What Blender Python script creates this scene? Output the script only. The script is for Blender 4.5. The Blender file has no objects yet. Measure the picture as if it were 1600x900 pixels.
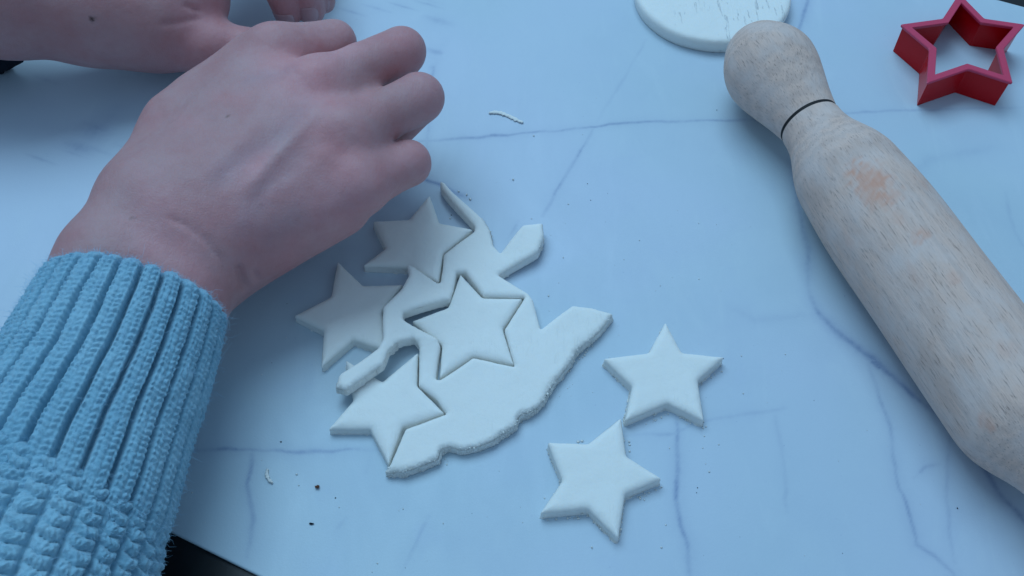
import bpy, math, random
import numpy as np
from mathutils import Vector, Matrix
from mathutils.geometry import delaunay_2d_cdt

random.seed(7)
rng = np.random.default_rng(7)
sc = bpy.context.scene
COL = sc.collection

# ------------------------------------------------------------------ camera
CM = 0.01
PITCH = math.radians(56)
DIST = 36.0                      # cm from lens to the table at the picture's centre
FPX = 1450.0                     # focal length in pixels of the 1600 wide photograph
cam_d = bpy.data.cameras.new('camera')
cam = bpy.data.objects.new('camera', cam_d)
COL.objects.link(cam)
cam_d.sensor_width = 36
cam_d.lens = 36 * FPX / 1600
cam_d.clip_start = 0.01
cam_d.clip_end = 50
CAMP = np.array([0, -DIST * math.cos(PITCH), DIST * math.sin(PITCH)])
cam.location = CAMP * CM
cam.rotation_euler = (math.pi / 2 - PITCH, 0, 0)
sc.camera = cam

# ------------------------------------------------------------------ light
w = bpy.data.worlds.new('World')
sc.world = w
w.use_nodes = True
bg = w.node_tree.nodes['Background']
bg.inputs['Color'].default_value = (0.40, 0.67, 1.0, 1)
bg.inputs['Strength'].default_value = 0.48


def area(name, loc, target, sx, sy, power, col):
    d = bpy.data.lights.new(name, 'AREA')
    d.shape = 'RECTANGLE'
    d.size, d.size_y = sx, sy
    d.energy = power
    d.color = col
    o = bpy.data.objects.new(name, d)
    COL.objects.link(o)
    o.location = loc
    o.rotation_euler = (Vector(target) - Vector(loc)).to_track_quat('-Z', 'Y').to_euler()
    return o


area('window_light', (-0.50, 1.22, 2.15), (0, 0.03, 0), 1.9, 1.4, 44.5, (0.46, 0.745, 0.98))

sc.view_settings.view_transform = 'Standard'
sc.view_settings.look = 'None'
sc.view_settings.exposure = 0
sc.view_settings.gamma = 1
sc.view_settings.use_curve_mapping = False


# ------------------------------------------------------------------ helpers
def P(px, py, z=0.0):
    """point (cm) seen at photograph pixel px,py at height z above the sheet"""
    u, v = (px - 800) / FPX, -(py - 450) / FPX
    d = np.array([u, v * math.sin(PITCH) + math.cos(PITCH), v * math.cos(PITCH) - math.sin(PITCH)])
    t = (z - CAMP[2]) / d[2]
    return CAMP + d * t


def tag(o, label=None, cat=None, group=None, kind=None):
    if label: o['label'] = label
    if cat: o['category'] = cat
    if group: o['group'] = group
    if kind: o['kind'] = kind
    return o


def empty(name, loc):
    o = bpy.data.objects.new(name, None)
    o.empty_display_size = 0.01
    COL.objects.link(o)
    o.location = loc
    return o


def mesh(name, verts, faces, mat, parent=None, smooth=True, attrs=None, recentre=True):
    """verts in cm (world). One mesh object, origin at its base."""
    v = np.asarray(verts, dtype=float) * CM
    org = np.array([0.0, 0, 0])
    if recentre and parent is None:
        org = np.array([(v[:, 0].min() + v[:, 0].max()) / 2, (v[:, 1].min() + v[:, 1].max()) / 2, v[:, 2].min()])
    if parent is not None:
        org = np.array(WORG.get(parent.name, (0, 0, 0)))
    me = bpy.data.meshes.new(name)
    faces = [tuple(int(i) for i in f) for f in faces] if not isinstance(faces, np.ndarray) else faces
    if isinstance(faces, np.ndarray):
        n = faces.shape[1]
        me.vertices.add(len(v))
        me.vertices.foreach_set('co', (v - org).astype(np.float32).ravel())
        me.loops.add(faces.size)
        me.loops.foreach_set('vertex_index', faces.astype(np.int32).ravel())
        me.polygons.add(len(faces))
        me.polygons.foreach_set('loop_start', np.arange(0, faces.size, n, dtype=np.int32))
        me.polygons.foreach_set('loop_total', np.full(len(faces), n, dtype=np.int32))
        me.update(calc_edges=True)
        me.validate()
    else:
        me.from_pydata((v - org).tolist(), [], faces)
        me.update()
    if smooth:
        me.polygons.foreach_set('use_smooth', np.ones(len(me.polygons), dtype=bool))
    if attrs:
        for k, a in attrs.items():
            a = np.asarray(a, dtype=np.float32)
            if a.ndim == 1:
                at = me.attributes.new(k, 'FLOAT', 'POINT')
                at.data.foreach_set('value', a)
            else:
                at = me.attributes.new(k, 'FLOAT_COLOR', 'POINT')
                at.data.foreach_set('color', np.c_[a, np.ones(len(a))].astype(np.float32).ravel())
    me.materials.append(mat)
    o = bpy.data.objects.new(name, me)
    COL.objects.link(o)
    if parent is not None:
        o.parent = parent
        WORG[o.name] = tuple(org)
    else:
        o.location = org
        WORG[o.name] = tuple(org)
    return o


WORG = {}


def hash2(ix, iy, s):
    h = np.sin(ix * 127.1 + iy * 311.7 + s * 74.7) * 43758.5453
    return h - np.floor(h)


def vnoise(x, y, s=0):
    """2-D value noise, -1..1"""
    x = np.asarray(x, float); y = np.asarray(y, float)
    ix, iy = np.floor(x), np.floor(y)
    fx, fy = x - ix, y - iy
    fx = fx * fx * (3 - 2 * fx); fy = fy * fy * (3 - 2 * fy)
    a, b = hash2(ix, iy, s), hash2(ix + 1, iy, s)
    c, d = hash2(ix, iy + 1, s), hash2(ix + 1, iy + 1, s)
    return 2 * ((a * (1 - fx) + b * fx) * (1 - fy) + (c * (1 - fx) + d * fx) * fy) - 1


def fbm(x, y, s=0, o=3):
    r, a = 0, 1.0
    for i in range(o):
        r = r + a * vnoise(np.asarray(x) * 2 ** i, np.asarray(y) * 2 ** i, s + i * 3.1)
        a *= 0.5
    return r / 1.7


# ------------------------------------------------------------------ materials
def new_mat(name):
    m = bpy.data.materials.new(name)
    m.use_nodes = True
    nt = m.node_tree
    return m, nt, nt.nodes['Principled BSDF']


def nd(nt, typ, **kw):
    n = nt.nodes.new(typ)
    for k, v in kw.items():
        if k in n.inputs:
            n.inputs[k].default_value = v
        else:
            setattr(n, k, v)
    return n


def ramp(nt, src, stops):
    r = nt.nodes.new('ShaderNodeValToRGB')
    el = r.color_ramp.elements
    while len(el) < len(stops):
        el.new(0.5)
    for e, (p, c) in zip(el, stops):
        e.position = p
        e.color = (*c, 1) if len(c) == 3 else c
    nt.links.new(src, r.inputs[0])
    return r


def mixc(nt, fac, a, b, blend='MIX'):
    m = nt.nodes.new('ShaderNodeMix')
    m.data_type = 'RGBA'
    m.blend_type = blend
    for s, val in ((m.inputs[0], fac), (m.inputs[6], a), (m.inputs[7], b)):
        if isinstance(val, (int, float)):
            s.default_value = val
        elif isinstance(val, tuple):
            s.default_value = (*val, 1)
        else:
            nt.links.new(val, s)
    return m.outputs[2]


def noise(nt, vec, scale, detail=4, rough=0.5, dist=0.0):
    n = nt.nodes.new('ShaderNodeTexNoise')
    n.inputs['Scale'].default_value = scale
    n.inputs['Detail'].default_value = detail
    n.inputs['Roughness'].default_value = rough
    n.inputs['Distortion'].default_value = dist
    nt.links.new(vec, n.inputs['Vector'])
    return n.outputs['Fac']


def objco(nt, scale=(1, 1, 1), rot=(0, 0, 0)):
    t = nt.nodes.new('ShaderNodeTexCoord')
    mp = nt.nodes.new('ShaderNodeMapping')
    mp.inputs['Scale'].default_value = scale
    mp.inputs['Rotation'].default_value = rot
    nt.links.new(t.outputs['Object'], mp.inputs['Vector'])
    return mp.outputs['Vector']


def bump(nt, height, strength, dist, bsdf, prev=None):
    b = nt.nodes.new('ShaderNodeBump')
    b.inputs['Strength'].default_value = strength
    b.inputs['Distance'].default_value = dist
    nt.links.new(height, b.inputs['Height'])
    if prev is not None:
        nt.links.new(prev.outputs[0], b.inputs['Normal'])
    nt.links.new(b.outputs[0], bsdf.inputs['Normal'])
    return b


def mat_sheet():
    m, nt, b = new_mat('marble_print')
    v = objco(nt)
    n1 = noise(nt, v, 14, 5, 0.55, 0.6)
    n2 = noise(nt, v, 55, 6, 0.6, 0.3)
    n3 = noise(nt, v, 420, 4, 0.6)
    c = mixc(nt, ramp(nt, n1, [(0.3, (0, 0, 0)), (0.7, (1, 1, 1))]).outputs[0], (0.46, 0.57, 0.645), (0.51, 0.62, 0.675))
    c = mixc(nt, ramp(nt, n2, [(0.58, (0, 0, 0)), (0.78, (0.35, 0.35, 0.35))]).outputs[0], c, (0.43, 0.53, 0.66))
    nb_ = noise(nt, v, 7, 3, 0.5, 0.4)
    c = mixc(nt, ramp(nt, nb_, [(0.38, (0, 0, 0)), (0.62, (0.8, 0.8, 0.8))]).outputs[0], c, (0.52, 0.60, 0.71))
    sm_ = noise(nt, objco(nt, (60, 18, 20), (0, 0, 0.6)), 1.0, 6, 0.65, 1.2)
    c = mixc(nt, ramp(nt, sm_, [(0.55, (0, 0, 0)), (0.75, (0.35, 0.35, 0.35))]).outputs[0], c, (0.585, 0.68, 0.735))
    at = nd(nt, 'ShaderNodeAttribute', attribute_name='vein')
    mul = nd(nt, 'ShaderNodeMath', operation='MULTIPLY')
    nt.links.new(at.outputs['Fac'], mul.inputs[0])
    rr = ramp(nt, n3, [(0.25, (0.55, 0.55, 0.55)), (0.7, (1, 1, 1))])
    nt.links.new(rr.outputs[0], mul.inputs[1])
    mul2 = nd(nt, 'ShaderNodeMath', operation='MULTIPLY', use_clamp=True)
    nt.links.new(mul.outputs[0], mul2.inputs[0]); mul2.inputs[1].default_value = 1.12
    c = mixc(nt, mul2.outputs[0], c, (0.16, 0.23, 0.40))
    # faint smears and specks of dried clay
    n4 = noise(nt, v, 900, 2, 0.5)
    c = mixc(nt, ramp(nt, n4, [(0.76, (0, 0, 0)), (0.80, (0.55, 0.55, 0.55))]).outputs[0], c, (0.30, 0.36, 0.52))
    nt.links.new(c, b.inputs['Base Color'])
    rg = ramp(nt, sm_, [(0.3, (0.36, 0.36, 0.36)), (0.7, (0.56, 0.56, 0.56))])
    nt.links.new(rg.outputs[0], b.inputs['Roughness'])
    b.inputs['Specular IOR Level'].default_value = 0.35
    bump(nt, noise(nt, v, 1500, 3), 0.12, 0.0003, b)
    return m


def mat_dough():
    m, nt, b = new_mat('white_clay')
    v = objco(nt)
    n1 = noise(nt, v, 60, 4, 0.5)
    n2 = noise(nt, v, 900, 5, 0.65)
    c = mixc(nt, n1, (0.80, 0.79, 0.745), (0.86, 0.85, 0.81))
    c = mixc(nt, ramp(nt, n2, [(0.68, (0, 0, 0)), (0.74, (0.25, 0.25, 0.25))]).outputs[0], c, (0.62, 0.61, 0.58))
    nt.links.new(c, b.inputs['Base Color'])
    b.inputs['Roughness'].default_value = 0.62
    b.inputs['Specular IOR Level'].default_value = 0.3
    b.inputs['Subsurface Weight'].default_value = 0.35
    b.inputs['Subsurface Radius'].default_value = (1, 0.9, 0.8)
    b.inputs['Subsurface Scale'].default_value = 0.0022
    rgh = nd(nt, 'ShaderNodeAttribute', attribute_name='rough')
    b1 = bump(nt, n2, 0.2, 0.0008, b)
    # crumbly torn sides
    n3 = noise(nt, v, 1300, 6, 0.7)
    b2 = bump(nt, n3, 1.0, 0.0012, b, b1)
    nt.links.new(rgh.outputs['Fac'], b2.inputs['Strength'])
    # shallow drag scratches
    vs = objco(nt, (1800, 160, 400), (0, 0, 0.5))
    n5 = noise(nt, vs, 1.0, 2)
    b3 = bump(nt, ramp(nt, n5, [(0.60, (1, 1, 1)), (0.74, (0, 0, 0))]).outputs[0], 0.2, 0.0007, b, b2)
    zone = noise(nt, v, 38, 2, 0.5)
    zr = ramp(nt, zone, [(0.52, (0, 0, 0)), (0.66, (0.32, 0.32, 0.32))])
    nt.links.new(zr.outputs[0], b3.inputs['Strength'])
    # fingertip dimples
    bump(nt, noise(nt, v, 190, 2, 0.5), 0.16, 0.0016, b, b3)
    return m


def mat_skin():
    m, nt, b = new_mat('skin')
    v = objco(nt)
    at = nd(nt, 'ShaderNodeAttribute', attribute_name='tint')
    n1 = noise(nt, v, 45, 5, 0.6)
    n2 = noise(nt, v, 260, 5, 0.6)
    c = mixc(nt, ramp(nt, n1, [(0.35, (0, 0, 0)), (0.68, (0.7, 0.7, 0.7))]).outputs[0], at.outputs['Color'], (0.95, 0.70, 0.70), 'MULTIPLY')
    c = mixc(nt, ramp(nt, n2, [(0.45, (0, 0, 0)), (0.75, (0.35, 0.35, 0.35))]).outputs[0], c, (0.90, 0.78, 0.76), 'MULTIPLY')
    # powdery specks of clay dust
    n4 = noise(nt, v, 1400, 2, 0.5)
    c = mixc(nt, ramp(nt, n4, [(0.80, (0, 0, 0)), (0.83, (0.4, 0.4, 0.4))]).outputs[0], c, (0.85, 0.84, 0.82))
    nt.links.new(c, b.inputs['Base Color'])
    b.inputs['Roughness'].default_value = 0.52
    b.inputs['Specular IOR Level'].default_value = 0.35
    b.inputs['Subsurface Weight'].default_value = 0.22
    b.inputs['Subsurface Radius'].default_value = (1.0, 0.38, 0.22)
    b.inputs['Subsurface Scale'].default_value = 0.004
    vo = nd(nt, 'ShaderNodeTexVoronoi', feature='DISTANCE_TO_EDGE', Scale=900.0)
    vw = objco(nt, (1, 1, 1))
    nt.links.new(vw, vo.inputs['Vector'])
    b1 = bump(nt, ramp(nt, vo.outputs['Distance'], [(0.0, (0, 0, 0)), (0.12, (1, 1, 1))]).outputs[0], 0.16, 0.0003, b)
    b2 = bump(nt, n2, 0.3, 0.0009, b, b1)
    lw = noise(nt, objco(nt, (1500, 420, 700), (0, 0, 0.65)), 1.0, 3, 0.6, 0.5)
    bump(nt, lw, 0.22, 0.0006, b, b2)
    return m


def mat_plain(name, col, rough, spec=0.5, bscale=600, bstr=0.1, var=0.15, sheen=0):
    m, nt, b = new_mat(name)
    v = objco(nt)
    n = noise(nt, v, bscale, 4, 0.6)
    c = mixc(nt, n, tuple(x * (1 - var) for x in col), tuple(min(1, x * (1 + var)) for x in col))
    nt.links.new(c, b.inputs['Base Color'])
    b.inputs['Roughness'].default_value = rough
    b.inputs['Specular IOR Level'].default_value = spec
    b.inputs['Sheen Weight'].default_value = sheen
    bump(nt, n, bstr, 0.0005, b)
    return m


def mat_wood():
    m, nt, b = new_mat('beech_wood')
    v = objco(nt, (8, 90, 90))           # local X runs along the pin
    n1 = noise(nt, v, 4, 5, 0.6, 0.8)
    c = mixc(nt, n1, (0.65, 0.435, 0.35), (0.77, 0.55, 0.46))
    # wavy figure
    wv = nd(nt, 'ShaderNodeTexWave', wave_type='RINGS', Scale=7.0, Distortion=5.0, Detail=3.0)
    wv.inputs['Detail Scale'].default_value = 1.5
    nt.links.new(objco(nt, (2.2, 26, 26)), wv.inputs['Vector'])
    c = mixc(nt, ramp(nt, wv.outputs['Fac'], [(0.2, (0.45, 0.45, 0.45)), (0.8, (0, 0, 0))]).outputs[0], c, (0.52, 0.38, 0.33))
    # beech flecks: short dark dashes
    f = noise(nt, objco(nt, (185, 2100, 2100)), 1.0, 3, 0.62)
    fl_ = noise(nt, objco(nt, (40, 2600, 2600)), 1.0, 3, 0.6)
    c = mixc(nt, ramp(nt, fl_, [(0.45, (0, 0, 0)), (0.75, (0.5, 0.5, 0.5))]).outputs[0], c, (0.50, 0.37, 0.31))
    c = mixc(nt, ramp(nt, f, [(0.565, (0, 0, 0)), (0.675, (0.78, 0.78, 0.78))]).outputs[0], c, (0.28, 0.19, 0.16))
    # chalky bloom left by the clay
    d = noise(nt, objco(nt, (60, 90, 90)), 1.0, 5, 0.6)
    c = mixc(nt, ramp(nt, d, [(0.42, (0, 0, 0)), (0.66, (0.6, 0.6, 0.6))]).outputs[0], c, (0.68, 0.56, 0.52))
    st = nd(nt, 'ShaderNodeAttribute', attribute_name='stain')
    c2 = mixc(nt, st.outputs['Fac'], c, (0.66, 0.33, 0.23))
    nt.links.new(c2, b.inputs['Base Color'])
    b.inputs['Roughness'].default_value = 0.62
    b.inputs['Specular IOR Level'].default_value = 0.25
    b1 = bump(nt, f, 0.3, 0.0006, b)
    bump(nt, noise(nt, objco(nt, (300, 900, 900)), 1.0, 4), 0.25, 0.0006, b, b1)
    return m


def mat_wool():
    m, nt, b = new_mat('blue_wool')
    v = objco(nt)
    n = noise(nt, v, 500, 5, 0.65)
    n2 = noise(nt, v, 35, 3, 0.5)
    c = mixc(nt, n, (0.13, 0.34, 0.47), (0.34, 0.61, 0.75))
    c = mixc(nt, ramp(nt, n2, [(0.35, (0, 0, 0)), (0.7, (0.4, 0.4, 0.4))]).outputs[0], c, (0.40, 0.66, 0.78))
    nt.links.new(c, b.inputs['Base Color'])
    b.inputs['Roughness'].default_value = 0.95
    b.inputs['Specular IOR Level'].default_value = 0.1
    b.inputs['Sheen Weight'].default_value = 0.35
    b.inputs['Sheen Roughness'].default_value = 0.5
    b1 = bump(nt, noise(nt, v, 2200, 4, 0.7), 0.6, 0.0009, b)
    bump(nt, n, 0.4, 0.0012, b, b1)
    return m


M_SHEET = mat_sheet()
M_DOUGH = mat_dough()
M_CRUMB = mat_plain('clay_crumb', (0.80, 0.79, 0.75), 0.7, 0.2, 400, 0.0, 0.04)
M_SKIN = mat_skin()
M_WOOD = mat_wood()
M_WOOL = mat_wool()
M_BLACK = mat_plain('black_table', (0.006, 0.006, 0.007), 0.35, 0.4, 300, 0.08)
M_RING = mat_plain('burnt_ring', (0.015, 0.013, 0.013), 0.7, 0.3, 2500, 0.3)
M_RED = mat_plain('red_plastic', (0.52, 0.001, 0.006), 0.30, 0.25, 900, 0.03, 0.06)
M_RIM = mat_plain('red_plastic_rim', (0.58, 0.035, 0.10), 0.42, 0.6, 900, 0.12, 0.10)
M_NAIL = mat_plain('fingernail', (0.50, 0.29, 0.30), 0.22, 0.6, 300, 0.03, 0.05)
M_CLOTH = mat_plain('dark_cloth', (0.012, 0.018, 0.028), 0.95, 0.1, 900, 0.5, 0.4)
M_BROWN = mat_plain('brown_crumb', (0.16, 0.06, 0.03), 0.7, 0.3, 3000, 0.4, 0.3)
M_FIBRE = mat_plain('wool_fibre', (0.43, 0.68, 0.86), 0.9, 0.1)

# ------------------------------------------------------------------ table and printed sheet
tv = [(-70, -45, -0.17), (70, -45, -0.17), (70, 60, -0.17), (-70, 60, -0.17),
      (-70, -45, -3), (70, -45, -3), (70, 60, -3), (-70, 60, -3)]
t = mesh('table_top', tv, [(0, 1, 2, 3), (7, 6, 5, 4), (0, 4, 5, 1), (1, 5, 6, 2), (2, 6, 7, 3), (3, 7, 4, 0)], M_BLACK, smooth=False)
tag(t, kind='structure')

a0, a1 = P(255, 825)[:2], P(405, 900)[:2]
ex = (a1 - a0) / np.linalg.norm(a1 - a0)
ey = np.array([-ex[1], ex[0]])
far = P(1575, 4.5)[:2]
W = float((far - a0) @ ey)
VEINS = [  # (strength, half width cm, soft halo strength, [pixels])
    (0.55, 0.045, 0.10, [(655, 221), (720, 216), (800, 210), (860, 205), (930, 197), (1000, 190), (1080, 189), (1140, 188), (1235, 187)]),
    (0.30, 0.05, 0.06, [(1235, 187), (1300, 178), (1400, 173), (1500, 170), (1620, 168)]),
    (0.50, 0.04, 0.05, [(928, 200), (905, 240), (888, 268), (865, 305), (848, 338)]),
    (0.22, 0.05, 0.0, [(1010, 62), (985, 105), (950, 160), (928, 200)]),
    (0.45, 0.06, 0.15, [(670, 0), (684, 25), (689, 55), (683, 85), (674, 120), (670, 170), (668, 230)]),
    (0.35, 0.06, 0.1, [(510, 22), (570, 16), (640, 8), (690, 4)]),
    (0.85, 0.09, 0.25, [(640, 268), (665, 281), (690, 290), (715, 303), (738, 312)]),
    (0.50, 0.07, 0.15, [(285, 704), (340, 702), (400, 703), (450, 706), (520, 704), (590, 702)]),
    (0.55, 0.08, 0.15, [(396, 700), (394, 730), (387, 755), (390, 785), (396, 812), (392, 840), (384, 872)]),
    (0.30, 0.05, 0.05, [(580, 712), (572, 738)]),
    (0.55, 0.06, 0.18, [(1056, 640), (1058, 690), (1057, 750), (1059, 790), (1064, 820), (1074, 850), (1078, 905)]),
    (0.30, 0.05, 0.08, [(975, 683), (1010, 679), (1050, 678), (1090, 660), (1150, 650), (1225, 637)]),
    (0.55, 0.12, 0.35, [(1262, 455), (1278, 490), (1305, 516), (1335, 538), (1362, 560), (1395, 588), (1430, 620), (1470, 652)]),
    (0.75, 0.08, 0.30, [(1355, 560), (1385, 580)]),
    (0.75, 0.08, 0.3, [(1500, 680), (1525, 709), (1545, 745), (1565, 775), (1610, 825)]),
    (0.50, 0.05, 0.15, [(1359, 572), (1372, 610), (1390, 670), (1398, 720), (1405, 763), (1422, 805), (1432, 851), (1460, 868), (1490, 895), (1500, 915)]),
    (0.35, 0.05, 0.1, [(1484, 660), (1480, 720), (1478, 777), (1484, 830), (1492, 880)]),
    (0.30, 0.05, 0.1, [(1476, 724), (1445, 730), (1428, 748)]),
    (0.35, 0.10, 0.25, [(1232, 250), (1248, 320), (1262, 390), (1262, 455)]),
    (0.45, 0.06, 0.2, [(200, 118), (180, 165), (150, 200), (128, 222), (120, 238)]),
    (0.80, 0.10, 0.3, [(126, 222), (121, 236)]),
    (0.35, 0.06, 0.1, [(70, 60), (72, 110), (66, 160)]),
    (0.50, 0.08, 0.2, [(1266, -10), (1256, 20), (1245, 60)]),
    (0.28, 0.05, 0.05, [(668, 808), (650, 850), (628, 895)]),
    (0.22, 0.05, 0.05, [(540, 808), (520, 835)]),
    (0.25, 0.04, 0.03, [(810, 345), (796, 372)]),
    (0.05, 0.15, 0.1, [(1390, 300), (1450, 250), (1560, 230)]),
    (0.07, 0.12, 0.1, [(1140, 480), (1180, 500), (1275, 490)]),
    (0.25, 0.05, 0.05, [(1210, 640), (1225, 720), (1228, 800)]),
    (0.2, 0.05, 0.05, [(1570, 300), (1585, 360), (1605, 400)]),
    (0.3, 0.05, 0.05, [(0, 300), (30, 255), (110, 240), (220, 232)]),
]
sp = 0.07
L0, L1 = -26.0, 62.0
fa = np.arange(-2, 46, sp)
xs = np.r_[np.linspace(L0, -2.3, 24), fa, np.linspace(46.3, L1, 24)]
ys = np.linspace(0, W, int(W / sp))
gx, gy = np.meshgrid(xs, ys, indexing='ij')
wx = a0[0] + gx * ex[0] + gy * ey[0]
wy = a0[1] + gx * ex[1] + gy * ey[1]
vein = np.zeros_like(wx)
for k, (s, hw, halo, pts) in enumerate(VEINS):
    q = np.array([P(*p)[:2] for p in pts])
    # subdivide with wander
    fine = [q[0]]
    for i in range(len(q) - 1):
        n = max(2, int(np.linalg.norm(q[i + 1] - q[i]) / 0.22))
        for j in range(1, n + 1):
            fine.append(q[i] + (q[i + 1] - q[i]) * j / n)
    fine = np.array(fine)
    ii = np.arange(len(fine))
    fine[:, 0] += 0.06 * fbm(ii * 0.35, ii * 0 + k, 3, 3)
    fine[:, 1] += 0.06 * fbm(ii * 0.35, ii * 0 + k, 8, 3)
    for i in range(len(fine) - 1):
        A, B = fine[i], fine[i + 1]
        c = (A + B) / 2
        R = 1.0
        msk = (abs(wx - c[0]) < R) & (abs(wy - c[1]) < R)
        if not msk.any():
            continue
        X, Y = wx[msk], wy[msk]
        ab = B - A
        tt = np.clip(((X - A[0]) * ab[0] + (Y - A[1]) * ab[1]) / (ab @ ab + 1e-9), 0, 1)
        d = np.hypot(X - A[0] - tt * ab[0], Y - A[1] - tt * ab[1])
        tg = i / max(1, len(fine) - 2)
        fade = min(1, 3.5 * min(tg + 0.12, 1.12 - tg))
        ww = max(hw, 0.068) * (0.75 + 0.6 * abs(vnoise(i * 0.21, k * 1.7, 5)))
        val = fade * (s * (0.72 + 0.4 * vnoise(i * 0.33, k * 2.3, 9)) * np.exp(-(d / ww) ** 2) + 0.8 * halo * np.exp(-(d / 0.32) ** 2))
        vein[msk] = np.maximum(vein[msk], val)
cloud = fbm(wx * 0.5, wy * 0.5, 12, 4)
vein = np.clip(vein + 0.06 * np.clip(cloud, 0, 1), 0, 1)
nx, ny = gx.shape
vv = np.c_[wx.ravel(), wy.ravel(), np.zeros(nx * ny)]
I = np.arange(nx * ny).reshape(nx, ny)
quads = np.stack([I[:-1, :-1], I[1:, :-1], I[1:, 1:], I[:-1, 1:]], -1).reshape(-1, 4)
# thin edge all round
loop = np.r_[I[:, 0], I[-1, 1:], I[-2::-1, -1], I[0, -2:0:-1]]
low = vv[loop].copy(); low[:, 2] = -0.16
nb = len(vv)
vv = np.r_[vv, low]
k = np.arange(len(loop)); k2 = (k + 1) % len(loop)
skirt = np.stack([loop[k], nb + k, nb + k2, loop[k2]], -1)
sheet = mesh('marble_sheet', vv, np.r_[quads, skirt], M_SHEET, smooth=False,
             attrs={'vein': np.r_[vein.ravel(), np.zeros(len(loop))]})
tag(sheet, 'pale blue-white marble-print sheet everything rests on', 'sheet')


# ------------------------------------------------------------------ clay pieces
def inside(poly, pts):
    x, y = pts[:, 0], pts[:, 1]
    r = np.zeros(len(pts), bool)
    n = len(poly)
    for i in range(n):
        x0, y0 = poly[i]; x1, y1 = poly[(i + 1) % n]
        if y0 == y1: continue
        c = ((y0 > y) != (y1 > y)) & (x < (x1 - x0) * (y - y0) / (y1 - y0) + x0)
        r ^= c
    return r


def pdist(polys, pts):
    best = np.full(len(pts), 1e9)
    for poly in polys:
        A = poly; B = np.roll(poly, -1, 0)
        for s in range(0, len(pts), 4000):
            p = pts[s:s + 4000]
            ab = (B - A)[None]
            ap = p[:, None] - A[None]
            t = np.clip((ap * ab).sum(-1) / ((ab ** 2).sum(-1) + 1e-12), 0, 1)
            d = np.sqrt(((ap - t[..., None] * ab) ** 2).sum(-1)).min(1)
            best[s:s + 4000] = np.minimum(best[s:s + 4000], d)
    return best


def outline(pts, step=0.042, cut=0.10, seed=0, jit=0.008):
    """pts: (px,py,ztop,rough) -> smooth resampled closed loop x,y,lift,rough"""
    q = np.array([[*P(p[0], p[1], p[2])[:2], p[2], p[3]] for p in pts], float)
    n = len(q)
    out = []
    for i in range(n):
        a, b, c = q[i - 1], q[i], q[(i + 1) % n]
        la, lc = np.linalg.norm((a - b)[:2]), np.linalg.norm((c - b)[:2])
        ca, cc = min(cut, 0.42 * la), min(cut, 0.42 * lc)
        s = b + (a - b) * ca / la
        e = b + (c - b) * cc / lc
        for t in (0, 0.2, 0.4, 0.6, 0.8, 1.0):
            out.append((1 - t) ** 2 * s + 2 * t * (1 - t) * b + t * t * e)
    out = np.array(out)
    nxt = np.roll(out, -1, 0)
    res = []
    for a, b in zip(out, nxt):
        L = np.linalg.norm((b - a)[:2])
        m = max(1, int(round(L / step)))
        if L < 0.012: continue
        for j in range(m):
            res.append(a + (b - a) * j / m)
    res = np.array(res)
    # drop points that crowd
    keep = [0]
    for i in range(1, len(res)):
        if np.linalg.norm((res[i] - res[keep[-1]])[:2]) > step * 0.45:
            keep.append(i)
    res = res[keep]
    if (np.roll(res[:, 0], -1) * res[:, 1] - res[:, 0] * np.roll(res[:, 1], -1)).sum() > 0:
        res = res[::-1]          # make counter clockwise
    d = np.roll(res[:, :2], -1, 0) - np.roll(res[:, :2], 1, 0)
    nrm = np.c_[d[:, 1], -d[:, 0]] / (np.linalg.norm(d, axis=1)[:, None] + 1e-9)
    arc = np.cumsum(np.linalg.norm(np.roll(res[:, :2], -1, 0) - res[:, :2], axis=1))
    amp = jit + 0.032 * res[:, 3]
    off = amp * fbm(arc * 1.2, arc * 0 + seed, seed, 4) + (0.004 + 0.010 * res[:, 3]) * vnoise(arc * 12, arc * 0, seed) + 0.026 * res[:, 3] * np.clip(fbm(arc * 0.8, arc * 0 + 2, seed + 1, 2), 0, 1) * fbm(arc * 3.1, arc * 0 + 2, seed + 2, 3)
    res[:, :2] += nrm * off[:, None]
    return res


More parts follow.
